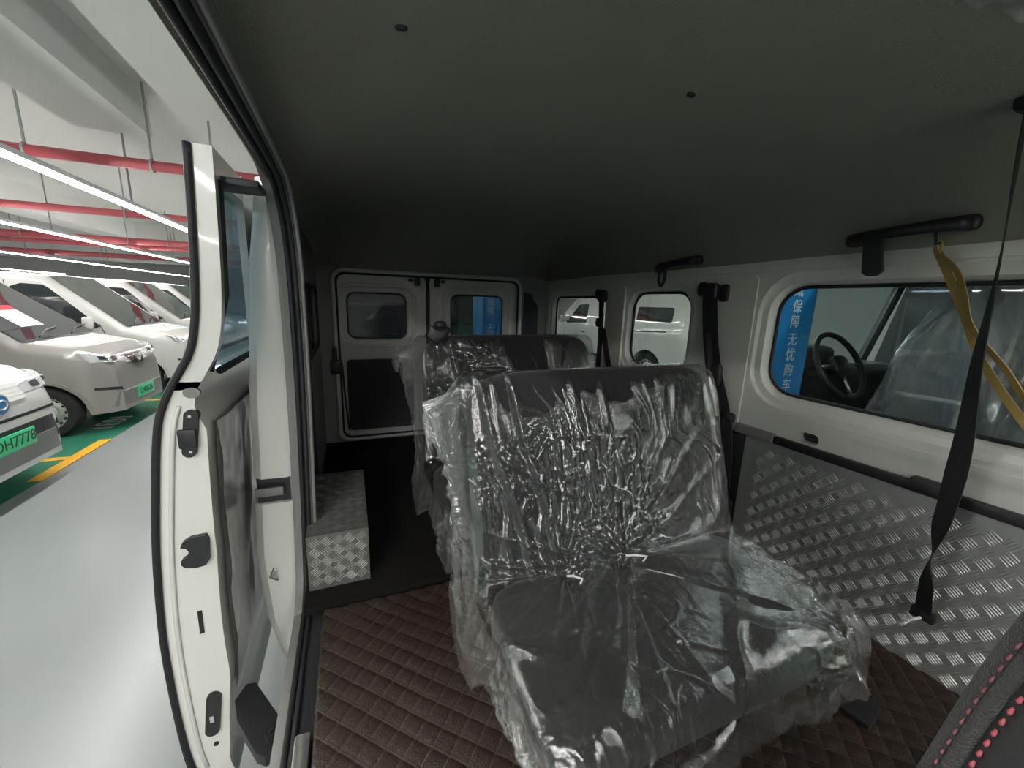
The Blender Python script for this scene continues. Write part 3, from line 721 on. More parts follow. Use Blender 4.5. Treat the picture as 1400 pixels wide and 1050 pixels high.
# inner left wall behind the opening
LW = (2.10, 2.74, -.30, .06, .06)
wll = fill_holes([(1.44, F-.01), (YR, F-.01), (YR, .25), (2.7, .31), (2.2, .36), (1.44, .36)], [rrect(*LW)], YZ(XL-.01), -.03, 0).build('wall_left', 'trim_grey', None, 30); S(wll, 'grey inner van wall behind the sliding door', 'wall')
wo = MB().prism(rrect(LW[0]-.005, LW[1]+.005, LW[2]-.005, LW[3]+.005, .06), YZ(XL-.01), -.02, -.016).build('window_4', 'glass_dark', None, 0); S(wo, 'dark quarter window on the sliding door side', 'window')
MB().tube([YZ(XL)(p, -.008) for p in rrect(*LW)], .008, 8, wrap=True).build('window_gasket', 'black_rubber', wo, 180)
MB().prism(rrect(1.5, 2.0, -.9, -.2, .03), YZ(XL-.01), .0, .012).build('wall_panel', 'dark_board', wll)
S(bx((-.285, 2.2, -.35), (.02, 1.45, 1.38), .0).build('wall_left_outer', 'white_paint'), 'white outer skin of the van behind the sliding door', 'wall')
# rear frame and doors
rout = [(XL-.02, F-.02), (XR+.02, F-.02), (XR+.02, .30), (XL-.02, .30)]
ro = rrect(-.085, 1.245, -.985, .178, .07)
wb = fill_holes(rout, [ro], XZ(YR), .05, 0).build('wall_back', 'trim_grey', None, 30); S(wb, 'grey body frame around the rear doors', 'wall')
MB().tube([XZ(YR)(p, -.008) for p in ro], .014, 8, wrap=True).build('door_seal', 'van_white_dull', wb, 180)
MB().tube([XZ(YR)(p, -.004) for p in rrect(-.068, 1.228, -.968, .160, .06)], .009, 8, wrap=True).build('inner_seal', 'black_rubber', wb, 180)
MB().prism([(1.275, -.30), (1.405, -.30), (1.40, -.02), (1.385, .005), (1.36, .02), (1.345, .075), (1.28, .082)], XZ(YR), -.012, .002).build('pillar_opening', 'black_rubber', wb)
def rear_door(n, x0, x1, win, low, lab):
    Yd = YR+.03
    wn = rrect(*win); lo = rrect(*low)
    wbig = rrect(win[0]-.045, win[1]+.045, win[2]-.045, win[3]+.045, win[4]+.035)
    d = fill_holes(rrect(x0, x1, -.975, .165, .045), [wbig, lo], XZ(Yd), .06, 0).build('door_%d' % n, 'van_white_dull', None, 30); S(d, lab, 'door')
    m2 = MB(); ring_loft(m2, [(wbig, 0), (rrect(win[0]-.036, win[1]+.036, win[2]-.036, win[3]+.036, win[4]+.03), .014), (rrect(win[0]-.014, win[1]+.014, win[2]-.014, win[3]+.014, win[4]+.012), .02), (wn, .045)], XZ(Yd)); m2.build('window_frame', 'van_white_dull', d, 40)
    MB().prism(rrect(win[0]-.004, win[1]+.004, win[2]-.004, win[3]+.004, win[4]), XZ(Yd), .044, .048).build('window_glass', 'glass_dark', d, 0)
    MB().tube([XZ(Yd)(p, .04) for p in wn], .006, 6, wrap=True).build('window_gasket', 'black_rubber', d, 180)
    MB().prism(rrect(low[0]-.01, low[1]+.01, low[2]-.01, low[3]+.01, .03), XZ(Yd), .02, .03).build('lower_board', 'dark_board', d)
    m2 = MB(); ring_loft(m2, [(lo, 0), (rrect(low[0]+.008, low[1]-.008, low[2]+.008, low[3]-.008, .03), .02)], XZ(Yd)); m2.build('board_rim', 'van_white_dull', d, 40)
    # pressed shoulder round the window
    m2 = MB(); ring_loft(m2, [(rrect(win[0]-.075, win[1]+.075, win[2]-.065, win[3]+.07, win[4]+.06), .004), (rrect(win[0]-.068, win[1]+.068, win[2]-.06, win[3]+.064, win[4]+.055), -.008), (rrect(win[0]-.05, win[1]+.05, win[2]-.05, win[3]+.05, win[4]+.04), -.008), (wbig, .004)], XZ(Yd)); m2.build('window_shoulder', 'van_white_dull', d, 40)
    return d, Yd
d1, Yd = rear_door(1, -.075, .523, (-.005, .385, -.275, .035, .055), (-.035, .435, -.945, -.415, .03), 'left rear van door with a small tinted window')
d2, Yd = rear_door(2, .553, 1.235, (.715, 1.125, -.275, .045, .055), (.65, 1.12, -.945, -.415, .03), 'right rear van door with a small tinted window')
bx((.538, YR+.075, -.40), (.05, .02, 1.14)).build('centre_gap', 'black_rubber', d1)
MB().box((.535, YR+.02, -.40), (.022, .03, 1.12), .006).build('centre_seal', 'black_rubber', d1)
for d, x in ((d1, .46), (d2, .60)):
    MB().box((x, YR+.012, .125), (.036, .04, .055), .008).build('latch', 'black_plastic', d); MB().box((x+(-.045 if x < .5 else .045), YR+.02, .135), (.03, .02, .02), .004).build('latch_bracket', 'steel_dark', d)
MB().cyl((.309, YR+.035, -.343), (.309, YR+.016, -.343), .011, 12).build('screw_cap', 'white_string', d1)
MB().box((.30, YR+.03, -.36), (.12, .008, .05), .003).build('handle_plate', 'van_white_dull', d1)
MB().box((-.09, YR-.02, -.46), (.075, .05, .10), .01).build('hinge_cover', 'black_plastic', d1)
MB().box((-.095, YR-.02, -.37), (.03, .04, .08), .008).build('hinge_cover', 'black_plastic', d1)
MB().tube([(-.055, YR+.02, -.45), (-.045, YR+.01, -.7), (-.03, YR+.02, -.92)], .007, 6).build('door_rod', 'steel_dark', d1)

# ------------------------------------------------------------------ sliding door, pushed back outside the body
DYF = 1.20
op = [(257, 195), (264, 300), (268, 380), (268, 440), (261, 482), (243, 516), (227, 548), (217, 590), (215, 680), (217, 780), (230, 905), (262, 1042)]
outp = [onY(u, v_, DYF) for u, v_ in op]; outp = [(p[0], p[2]) for p in outp]
outp.append((outp[-1][0]+.045, -1.47))
oc, _ = splinepts(outp, 60)                       # outer skin line (X, Z)
zs = oc[:, 1]
def xout(z): return float(np.interp(-z, -zs, oc[:, 0]))
def xin(z): return xout(z)+float(np.interp(z, [-1.5, -1.35, -1.1, -.7, -.35, -.27, .33], [.06, .10, .135, .128, .100, .055, .045]))
zl = np.linspace(-1.46, -.22, 40); DYR = 2.12
low = [(xout(z), z) for z in zl]+[(xin(z), z) for z in zl[::-1]]
ds = MB().loft([[(x+(.012 if k == 0 else 0)*0, y, z) for x, z in low] for k, y in enumerate((DYF, DYF+.02, 1.5, 1.8, DYR))]).build('door_3', 'van_white', None, 35); S(ds, 'white sliding van door pushed back with its latch edge facing the camera', 'door')
zu = np.linspace(-.24, .335, 22)
up = [(xout(z), z) for z in zu]+[(xin(z), z) for z in zu[::-1]]
for y0, y1 in ((DYF, DYF+.028), (2.03, DYR)):
    MB().loft([[(x, y, z) for x, z in up] for y in (y0, y1)]).build('window_stile', 'van_white', ds, 35)
for z0, z1 in ((.27, .335), (-.24, -.20)):
    zz = np.linspace(z0, z1, 4); pr = [(xout(z), z) for z in zz]+[(xin(z), z) for z in zz[::-1]]
    MB().loft([[(x, y, z) for x, z in pr] for y in (DYF+.02, 2.04)]).build('window_rail', 'van_white', ds, 35)
zz = np.linspace(-.22, .29, 12); pr = [(xout(z)+.018, z) for z in zz]+[(xout(z)+.024, z) for z in zz[::-1]]
MB().loft([[(x, y, z) for x, z in pr] for y in (DYF+.02, 2.05)]).build('door_glass', 'glass_door', ds, 60)
MB().tube([(xin(.27)+.004, DYF+.034, .27), (xin(0)+.004, DYF+.034, 0.0), (xin(-.2)+.004, DYF+.034, -.20)], .005, 8).build('glass_seal', 'black_rubber', ds, 180)
MB().tube([(xin(-.2)+.01, DYF+.08, -.205), (xin(-.2)+.01, 2.05, -.205)], .010, 8).build('glass_seal', 'black_rubber', ds, 180)
# inner trim board under film
zt_ = np.linspace(-1.20, -.34, 30); yt_ = np.linspace(DYF+.05, 2.08, 60)
A = np.array([[(xin(z)+.006, y, z) for y in yt_] for z in zt_]); YY, ZZ = np.meshgrid(yt_, zt_)
grid_obj(A, 'inner_trim', 'trim_grey', ds)
A2 = A.copy(); A2[:, :, 0] += .006+.010*ridged(YY*9, ZZ*5, 6); grid_obj(A2, 'trim_film', 'film_thick', ds)
MB().tube([(x-.002, DYF-.004, z) for x, z in oc], .009, 8).build('edge_weatherstrip', 'black_rubber', ds, 180)
MB().tube([(xout(z)+.030, DYF-.002, z) for z in np.linspace(-1.4, -.28, 40)], .006, 6).build('edge_bead', 'van_white', ds, 180)
def edge(u, v_): p = onY(u, v_, DYF); return p[0], p[2]
def edge_poly(pts, name, m, d0, d1, par=ds):
    return MB().prism([edge(*q) for q in pts], XZ(DYF), d0, d1).build(name, m, par, 30)
def capsule(u0, v0, u1, v1):
    a = Vector(edge(u0, v0)); b = Vector(edge(u1, v0)); r = abs(b.x-a.x)/2; c = Vector(edge((u0+u1)/2, v1)); x = (a.x+b.x)/2
    top = a.y-r; bot = c.y+r; x2 = c.x
    return [(x+r*math.cos(t), top+r*math.sin(t)) for t in np.linspace(0, PI, 10)]+[(x2-r*math.cos(t), bot-r*math.sin(t)) for t in np.linspace(0, PI, 10)]
MB().prism([(edge(262, 537)[0]+.018*math.cos(t), edge(262, 537)[1]+.014*math.sin(t)) for t in np.linspace(0, 2*PI, 20, endpoint=False)], XZ(DYF), -.003, .01).build('plug', 'trim_grey', ds)
lp = MB().prism(capsule(251, 560, 272, 624), XZ(DYF), -.010, .01).build('latch_plate', 'black_plastic', ds)
MB().box((edge(259, 598)[0], DYF-.014, edge(259, 598)[1]), (.040, .012, .052), .006).build('latch_block', 'black_plastic', lp)
for q in ((261, 568), (263, 616)): MB().cyl((edge(*q)[0], DYF-.012, edge(*q)[1]), (edge(*q)[0], DYF-.0, edge(*q)[1]), .004, 8).build('screw', 'sill_metal', lp)
edge_poly([(252, 738), (262, 732), (283, 728), (287, 735), (288, 762), (284, 768), (270, 772), (256, 772), (250, 768), (251, 762), (259, 757), (261, 750), (257, 746), (249, 745)], 'striker_guard', 'black_plastic', -.016, .01)
edge_poly([(270, 836), (276, 834), (280, 864), (274, 866)], 'drain_slot', 'black_rubber', -.003, .01)
lp = MB().prism(capsule(282, 948, 303, 1002), XZ(DYF), -.010, .01).build('latch_plate', 'black_plastic', ds)
p = edge(292, 977); MB().box((p[0], DYF-.013, p[1]), (.012, .008, .022), .002).build('latch_tongue', 'sill_metal', lp)
p = edge(296, 1016); MB().cyl((p[0], DYF-.003, p[1]), (p[0], DYF+.01, p[1]), .007, 10).build('drain_hole', 'black_rubber', ds)
# lower roller arm reaching into the sill and upper roller bracket
za = -1.20
arm = [onZ(u, v_, za)[:2] for u, v_ in ((321, 958), (337, 935), (350, 933), (388, 988), (392, 1010), (385, 1022), (362, 1034), (350, 1030), (324, 985))]
ra = MB().prism(arm, lambda p, d: (p[0], p[1], za+d), -.035, 0).build('roller_arm', 'black_plastic', ds)
for q in ((372, 1005), (384, 996)):
    p = onZ(*q, za+.015); MB().cyl((p[0], p[1], za), (p[0], p[1], za+.030), .016, 14).build('roller', 'black_rubber', ra)
    MB().cyl((p[0], p[1], za+.03), (p[0], p[1], za+.036), .007, 10).build('roller_pin', 'steel_dark', ra)
MB().box((-.255, 1.30, .275), (.12, .10, .018), .004).build('upper_bracket', 'steel_dark', ds)
MB().box((-.30, 1.27, .30), (.03, .05, .06), .004).build('upper_bracket', 'steel_dark', ds)

# ------------------------------------------------------------------ floor mats, wheel arch box
nx, ny = 300, 330
xs_ = np.linspace(-.122, XR-.012, nx); ys_ = np.linspace(-.55, 1.24, ny); Xm, Ym = np.meshgrid(xs_, ys_)
k = .70711/MAT_P
a_ = ((Xm+Ym)*k) % 1.0; b_ = ((Xm-Ym)*k) % 1.0
hgt = .0065*(1-np.abs(2*a_-1)**5)*(1-np.abs(2*b_-1)**7)+.004*(vnoise(Xm*5, Ym*5, 8))+.0035*(a_-.5)
Zm = F+.008+hgt; Zm[:, 0] = F-.008; Zm[0, :] = F-.008; Zm[-1, :] = F-.008; Zm[:, -1] = F-.008
o = grid_obj(np.stack([Xm, Ym, Zm], -1), 'floor_mat', 'quilt_brown'); tag(o, 'brown quilted mat with stitched diamonds on the van floor', 'mat')
mb = MB().box((.640, 2.05, F+.004), (1.635, 1.60, .028), .006); o = mb.build('cargo_mat', 'dark_carpet'); tag(o, 'black rubber mat covering the rear van floor', 'mat')
bxz = At('wheel_arch_box', 'checker plate box over the wheel arch behind the sliding door', 'metal box', (-.07, 1.55, F))
ZT = -.78
bxz.part(MB().prism([(1.335, F+.018), (1.335, ZT+.0), (1.80, ZT+.02), (1.80, F+.018)], lambda p, d: (-.165+d, p[0], p[1]), 0, .195), 'sheet', 'aluminium_shaded')
o = bxz.part(tread((-.158, .027, F+.03, ZT-.005), lambda p, h: (p[0], 1.335-h, p[1])), 'tread_bars', 'aluminium_bar', 0); o['kind'] = 'stuff'
o = bxz.part(tread((-.158, .027, 1.345, 1.785), lambda p, h: (p[0], p[1], ZT+(p[1]-1.335)*.043+h)), 'tread_bars', 'aluminium_shaded', 0); o['kind'] = 'stuff'

# ------------------------------------------------------------------ bench seats and their film covers
SX0, SX1 = .275, 1.065
def bench(dy, dz, label, zf=F+.012):
    t = At('bench_seat', label, 'seat', ((SX0+SX1)/2, .6+dy, F), 'two-seat benches')
    cxm = (SX0+SX1)/2; wd = SX1-SX0
    mb = MB(); superbox(mb, (cxm, .615+dy, -.755+dz), (wd, .40, .145), 7, 24, 12, Matrix.Rotation(math.radians(3), 3, 'X')); t.part(mb, 'seat_cushion', 'seat_fabric', 180)
    mb = MB(); superbox(mb, (cxm, .905+dy, -.445+dz), (wd, .135, .545), 7, 24, 14, Matrix.Rotation(math.radians(-15), 3, 'X')); bk = t.part(mb, 'backrest', 'seat_fabric', 180)
    def back_pt(x, s, off):   # s 0..1 up the face
        return Vector((x, .765+dy+.145*s-off, -.665+dz+.475*s+off*.27))
    t.subpart(MB().tube([back_pt(cxm, q, .0) for q in np.linspace(.02, .93, 14)], .004, 6), 'centre_seam', 'black_rubber', bk, 180)
    for i, (px, s) in enumerate(((.47, .72), (.47, .28), (.86, .72), (.86, .28), (.62, .5))):
        p = back_pt(px, s, -.004); mb = MB(); superbox(mb, p, (.020, .010, .020), 2.2, 8, 6); t.subpart(mb, 'tuft_button', 'black_plastic', bk, 180)
    t.part(MB().box((cxm, .66+dy, -.845+dz), (wd-.08, .34, .035), .008), 'seat_pan', 'steel_dark')
    for x in (SX0+.10, SX1-.10):
        for y in (.50, .86):
            t.part(MB().tube([(x, y+dy, -.85+dz), (x, y+dy, zf)], .016, 10), 'leg', 'steel_dark')
        t.part(MB().tube([(x, .47+dy, zf+.015), (x, .90+dy, zf+.015)], .014, 8), 'foot_rail', 'steel_dark')
        t.part(MB().tube([(x, .84+dy, -.84+dz), (x, .90+dy, -.66+dz)], .016, 8), 'hinge_bracket', 'steel_dark')
    return t
def cover(dy, dz, label, nu, nv, seed, tufts, tear=None):
    prof = [(1.035, -.40), (1.045, -.26), (1.03, -.215), (.985, -.186), (.940, -.190), (.908, -.222), (.865, -.36), (.82, -.52), (.785, -.635), (.755, -.672), (.70, -.672), (.58, -.676), (.46, -.684), (.415, -.70), (.395, -.75), (.395, -.82), (.405, -.87)]
    pp, sv = splinepts(prof, nv)
    tan = np.gradient(pp, axis=0); tan /= np.linalg.norm(tan, axis=1)[:, None]
    nrm = np.stack([tan[:, 1], -tan[:, 0]], 1)            # (Y,Z) outward
    ref = np.array([.62, -.25]);
    if np.dot(nrm[nv//2], ref-pp[nv//2]) < 0: nrm = -nrm
    lenL, lenR = .165, .12; wd = SX1-SX0
    u = np.linspace(-lenL, wd+lenR, nu); U, V = np.meshgrid(u, sv)
    L = sv[-1]
    yv = pp[:, 0]; isback = smooth01((pp[:, 0]-.74)/.05)[:, None]*np.ones_like(U); iscush = 1-isback
    v_cre = sv[np.argmin(np.abs(pp[:, 0]-.757)+np.abs(pp[:, 1]+.672))]
    over_l = np.clip(-U, 0, None); over_r = np.clip(U-wd, 0, None); ov = over_l+over_r
    # wrinkles
    wob = .03*vnoise(U*6, V*3, seed)
    crest = lambda n, k: np.clip(1-np.abs(n)*k, 0, 1)**1.4
    lefty = smooth01((.34-U)/.30); righty = smooth01((U-wd+.12)/.10)
    sk = U+wob-.14*(V-v_cre)
    back = .015*crest(vnoise(sk*11, V*1.2, seed+1), 3.6)*(.45+1.5*lefty)+.008*crest(vnoise(sk*24+1.5*vnoise(U*7, V*7, 5), V*2.6, seed+5), 2.6)*(.5+.8*lefty+.5*righty)
    patch = smooth01(vnoise(U*4.5, V*4.5, seed+9)*1.4+.45)
    wu, wv_ = 3*vnoise(U*9, V*9, 3), 3*vnoise(U*9+5, V*9, 4)
    crk = .0060*crest(vnoise(U*30+wu, V*17+wv_, seed+12), 2.4)*patch+.0035*crest(vnoise(U*52+wu, V*40+wv_, seed+13), 2.0)*patch
    hem = np.clip(smooth01((V-(L-.24))/.12)+smooth01((U-wd+.14)/.12)+smooth01((.10-U)/.10), 0, 1)
    cush = .013*crest(vnoise((U*.8+V*.62)*6.5, (V-U)*2.2, seed+15), 5.5)+.006*crest(vnoise((U*.5-V*.9)*9+wu*.4, (V+U)*3, seed+17), 6)+(.15+.75*hem)*crk
    rad = 0
    for (tu, amp, R, kf) in tufts:
        du = U-tu; dv = V-v_cre; r = np.hypot(du, dv)+1e-4; th_ = np.arctan2(dv, du)
        rad = rad+amp*np.exp(-r/R)*smooth01(r/.03)*crest(vnoise(th_*kf, r*1.5, seed+21), 2.6)
    pull = sum(-.018*np.exp(-((U-tu)**2+(V-v_cre)**2)/(.035**2)) for tu, *_ in tufts)
    topm = smooth01((V-sv[int(np.argmax(pp[:, 1]))]-.0)/.08)*.85+.15
    W_ = .007+isback*(back+crk)*topm+iscush*cush+rad+.004*vnoise(U*4, V*4, seed+30)
    # skirts
    skirt = np.clip(ov/.05, 0, 1); flare_l = np.clip(over_l-.02, 0, None)/lenL; flare_r = np.clip(over_r-.02, 0, None)/lenR
    fold = .016*ridged(V*14+2*vnoise(U*9, V*4, 2), U*2.5, seed+40, 3)+.007*ridged(V*34, U*26, seed+44, 2)
    Rc = .022
    ang = np.clip(ov/Rc, 0, PI/2)
    Xe = np.where(over_l > 0, -Rc*np.sin(ang), np.where(over_r > 0, wd+Rc*np.sin(ang), U))
    drop = np.where(ov > 0, Rc*(1-np.cos(ang))+np.clip(ov-Rc*PI/2, 0, None), 0.0)
    hang_var = (1+.35*vnoise(V*7, V*0+3, seed+50))*np.interp((V-v_cre)/.1, [0, 1, 4], [1, .72, .6])
    v_top = sv[int(np.argmax(pp[:, 1]))]; tb = (V-v_top)/(v_cre-v_top)
    fa = np.interp(tb, [-.5, 0, .12, .35, .6, .85, 1.0, 1.12, 1.4, 2.0], [.05, .085, .085, .05, .025, .012, .03, .018, .012, .012])
    Xe = Xe-np.minimum(1, flare_l*1.6)*(fa+fold*1.1-.012)+flare_r*(.006+fold*.8)
    offn = W_*(1-.75*skirt)+pull*(1-skirt)-drop*hang_var
    Y = pp[:, 0][:, None]+nrm[:, 0][:, None]*offn; Z = pp[:, 1][:, None]+nrm[:, 1][:, None]*offn
    # bulges and hem sag
    bul = np.exp(-((V-v_cre-.02)/.09)**2)*flare_l; Xe = Xe-.015*bul
    Z = Z-.05*bul
    front = smooth01((V-(L-.10))/.10); Y = Y-.02*front*ridged(U*12, V*5, seed+60, 2); Z = Z-.03*front*(vnoise(U*9, 0*V, seed+61))
    Z = np.maximum(Z+dz, F+.03)
    P = np.stack([SX0+Xe, Y+dy, Z], -1)
    v_, f_ = grid(P); um = .25*(U[:-1, :-1]+U[1:, :-1]+U[:-1, 1:]+U[1:, 1:]).ravel(); vm = .25*(V[:-1, :-1]+V[1:, :-1]+V[:-1, 1:]+V[1:, 1:]).ravel()
    keep = np.ones(len(f_), bool)
    if tear is not None:
        tu_, tv_ = tear[0]-SX0, float(np.interp(tear[1], pp[::-1, 0], sv[::-1])); a_ = (um-tu_)*.8+(vm-tv_)*.6; b_ = -(um-tu_)*.6+(vm-tv_)*.8
        keep = (a_/.050)**2+(b_/(.014*(1-.4*np.clip(a_/.05, -1, 1))))**2 > 1
    me = bpy.data.meshes.new('plastic_cover'); me.from_pydata(v_.tolist(), [], f_[keep].tolist()); o = link('plastic_cover', me, 'film', None, 180)
    me.materials.append(MATS['film_hem']); hemf = (um < -.035+.02*vnoise(vm*12, vm*0, 3)) | (vm > L-.10+.03*vnoise(um*14, um*0, 5)) | (um > wd+.05)
    me.polygons.foreach_set('material_index', hemf[keep].astype(np.int32)); tag(o, label, 'plastic cover', 'film covers on the benches'); return o, pp, sv
bench(0, 0, 'dark grey two-seat bench nearest the floor mat under film')
bench(.70, .035, 'dark grey two-seat bench before the rear doors', F+.019)
cover(0, 0, 'crinkled clear plastic film over the front bench', 330, 400, 1, [(.355, .026, .20, 4.5), (.20, .018, .12, 4.5)], onZ(1055, 822, -.66)[:2])
cover(.70, .035, 'crinkled clear plastic film over the rear bench', 200, 240, 4, [(.40, .012, .15, 4.0)])
# strings that tie the film in the crease
for (u_, v_), dx in (((852, 762), .05), ((772, 790), .03)):
    p = onZ(u_, v_, -.655)
    t = tag(MB().tube([(p[0], p[1]-.01, p[2]+.012), (p[0]+.012, p[1]-.022, p[2]+.018), (p[0]+.5*dx, p[1]-.02, p[2]+.014), (p[0]+dx, p[1]-.032, p[2]+.012), (p[0]+dx*.6, p[1]-.042, p[2]+.010)], .0025, 6).build('tie_string', 'white_string', None, 180),
            'white string tying the film in the seat crease' if dx > .04 else 'short white string end on the film by the aisle', 'string')
# torn hole showing cloth, seat corner bag and cap on the rear bench
t = At('cloth_bundle', 'black cloth bundle on the corner of the rear bench', 'cloth', (.30, 1.66, -.14))
p = onY(598, 458, 1.60); mb = MB(); superbox(mb, (p[0], 1.60, p[2]+.004), (.095, .05, .070), 2.6, 16, 12); mb.v = [(x+.008*math.sin(z*90), y, z+.010*math.sin(x*70)) for x, y, z in mb.v]; t.part(mb, 'bundle', 'black_plastic', 180)
mb = MB(); superbox(mb, (p[0]+.012, 1.595, p[2]+.042), (.05, .045, .03), 2.4, 12, 8); t.part(mb, 'knot', 'black_plastic', 180)
p = onY(676, 510, .965); mb = MB(); superbox(mb, (p[0], .965, -.172), (.065, .03, .016), 3, 12, 8); tag(mb.build('seat_grip', 'black_plastic', None, 180), 'small black grip on top of the front bench back', 'handle')

# ------------------------------------------------------------------ front seat shoulder with red stitching
FX = .45
rear = [onX(u, v_, FX)[1:] for u, v_ in ((1225, 1075), (1240, 1050), (1300, 952), (1350, 882), (1400, 817))]
sh = [(.16, -.95), (.15, -.75), (.135, -.55)]+rear+[(.085, -.14), (.07, -.08), (.035, -.05), (-.02, -.06), (-.05, -.12), (-.04, -.40), (0.0, -.70), (.03, -.95)]
so, _ = splinepts(sh, 120)
cen = np.array([.045, -.5])
def inset(d):
    t_ = np.gradient(so, axis=0); t_ /= np.linalg.norm(t_, axis=1)[:, None]; n = np.stack([t_[:, 1], -t_[:, 0]], 1)
    if np.mean(np.sum(n*(cen-so), 1)) < 0: n = -n
    return so+n*d
fs_ = At('front_seat', 'dark front seat with red double stitching along its shoulder', 'seat', (.7, .05, F))
def shell(spec, name, m, cap, ang=60):
    fs_.part(MB().loft([[(x, y, z) for y, z in inset(d)] for d, x in spec], True, cap), name, m, ang)
shell([(.020, .97), (.004, .96), (0, .93), (0, .478), (.003, .462), (.008, .4535), (.014, .4515)], 'backrest', 'front_fabric', True)
shell([(.0125, .4535), (.0135, .4485), (.017, .447), (.0215, .4485), (.023, .4535)], 'bolster_piping', 'front_fabric', False)
shell([(.022, .4545), (.0245, .448), (.034, .4455), (.05, .446)], 'side_panel', 'front_panel', True)
for d, x, first in ((.0265, .4462, True), (.0112, .4500, False)):
    L_ = inset(d); seg = np.r_[0, np.cumsum(np.linalg.norm(np.diff(L_, axis=0), axis=1))]
    q = .30
    while L_[min(len(L_)-1, int(np.searchsorted(seg, q)))][1] < -.10:
        g_ = lambda t_: (np.interp(t_, seg, L_[:, 0]), np.interp(t_, seg, L_[:, 1]))
        a, m_, b = g_(q), g_(q+.0035), g_(q+.007)
        fs_.part(MB().tube([(x+.0008, *a), (x-.0014, *m_), (x+.0008, *b)], [.0009, .0016, .0009] if first else [.0006, .0011, .0006], 6), 'stitch', 'red_thread' if first else 'red_thread_dull', 180)
        q += .0125
fs_.part(MB().box((.71, -.22, -.80), (.52, .46, .16), .04, None, 3), 'seat_cushion', 'front_fabric')
fs_.part(MB().box((.71, -.12, -.93), (.40, .36, .12), .01), 'seat_base', 'black_plastic')
fl_ = At('floor_anchor', 'black anchor plate on the mat beside the front bench', 'plate', (1.15, .43, F))
fl_.part(MB().box((1.15, .44, F+.022), (.09, .12, .014), .003, Matrix.Rotation(.2, 3, 'Z')), 'plate', 'black_plastic')
fl_.part(MB().cyl((1.15, .44, F+.03), (1.15, .44, F+.04), .014, 12), 'bolt', 'steel_dark')

# ------------------------------------------------------------------ belts, handles, straps
def pts_on(us, X): return [onX(u, v_, X) for u, v_ in us]
# twisted hanging belt
bp_ = [onX(u, v_, X) for u, v_, X in ((1412, 125, 1.26), (1400, 172, 1.275), (1385, 255, 1.31), (1372, 330, 1.35), (1358, 400, 1.385), (1335, 500, 1.415), (1318, 600, 1.415), (1298, 680, 1.42), (1277, 745, 1.425), (1268, 790, 1.43), (1262, 836, 1.435))]
bq, sb = splinepts(bp_, 60)
angs = np.interp(sb/sb[-1], [0, .12, .3, .5, .68, .80, .87, .93, 1], [80, 78, 66, 40, 12, 30, 78, 35, 25])
wds = [(0, math.cos(math.radians(a)), 0) for a in angs]; wds = [(math.sin(math.radians(a)), math.cos(math.radians(a)), 0) for a in angs]
t = At('seat_belt', 'twisted black seat belt hanging across the long side window', 'seat belt', (1.42, .45, -.3))
t.part(strap([tuple(p) for p in bq], wds, .046, .0022), 'webbing', 'belt_web', 40)
p = bp_[-1]; t.part(MB().box((p[0]+.004, p[1], p[2]-.01), (.02, .05, .03), .004), 'end_tab', 'black_plastic')
t.part(MB().tube([(p[0]-.018, p[1]-.004, p[2]-.010), (p[0]-.022, p[1]+.022, p[2]-.040), (p[0]-.022, p[1]+.034, p[2]-.056), (p[0]-.024, p[1]+.026, p[2]-.058), (p[0]-.024, p[1]+.016, p[2]-.038)], .0035, 6), 'care_tag', 'white_string', 180)
p = bp_[0]; mb = MB(); superbox(mb, (p[0]+.02, p[1], p[2]-.005), (.06, .05, .05), 4, 10, 8); t.part(mb, 'belt_guide', 'black_plastic', 180)
# belt on the pillar beside the front bench
def wall_belt(name, label, path, w, top, ret, plug=None):
    t = At(name, label, 'seat belt', path[0], 'belts on the windowed wall')
    q, s_ = splinepts(path, 30)
    t.part(strap([tuple(p) for p in q], (0, 1, 0), w, .003), 'webbing', 'belt_web', 40)
    mb = MB(); superbox(mb, top, (.04, .075, .075), 3.5, 12, 10); g = t.part(mb, 'belt_guide', 'black_plastic', 180)
    mb = MB(); superbox(mb, (top[0], top[1]+.045, top[2]+.012), (.035, .042, .062), 3, 10, 8); t.subpart(mb, 'guide_cover', 'black_plastic', g, 180)
    t.part(MB().box(ret, (.06, .10, .16), .015), 'retractor', 'black_plastic')
    return t
t = wall_belt('seat_belt', 'black seat belt on the pillar beside the front bench', [(1.445, 1.295, .075), (1.45, 1.285, -.02), (1.452, 1.26, -.15), (1.45, 1.21, -.30), (1.45, 1.16, -.42), (1.445, 1.12, -.56), (1.44, 1.10, -.80)], .075, (1.452, 1.295, .075), (1.435, 1.10, -.86))
t.part(MB().tube([(1.44, 1.28, -.10), (1.437, 1.235, -.26), (1.44, 1.16, -.44)], .016, 8), 'belt_roll', 'belt_web', 180)
mb = MB(); superbox(mb, (1.44, 1.112, -.435), (.03, .045, .045), 3, 10, 8); t.part(mb, 'buckle', 'black_plastic', 180)
mb = MB(); superbox(mb, (1.438, 1.205, -.27), (.03, .06, .10), 3, 10, 8); t.part(mb, 'belt_tongue', 'black_plastic', 180)
mb = MB(); superbox(mb, (1.472, 1.243, .07), (.022, .044, .072), 4, 12, 10); tag(mb.build('hole_plug', 'black_plastic', None, 180), 'oval black plug in the white wall beside the belt guide', 'plug')
t = wall_belt('seat_belt', 'black seat belt on the pillar beside the rear bench', [(1.445, 2.095, .065), (1.45, 2.09, -.05), (1.45, 2.08, -.20), (1.45, 2.085, -.45), (1.44, 2.08, -.80)], .05, (1.452, 2.095, .06), (1.435, 2.06, -.87))
t.part(strap([(1.443, 2.05, -.14), (1.44, 1.99, -.28), (1.44, 1.93, -.42), (1.44, 1.90, -.6)], (0, 1, 0), .048, .003), 'lap_webbing', 'belt_web')
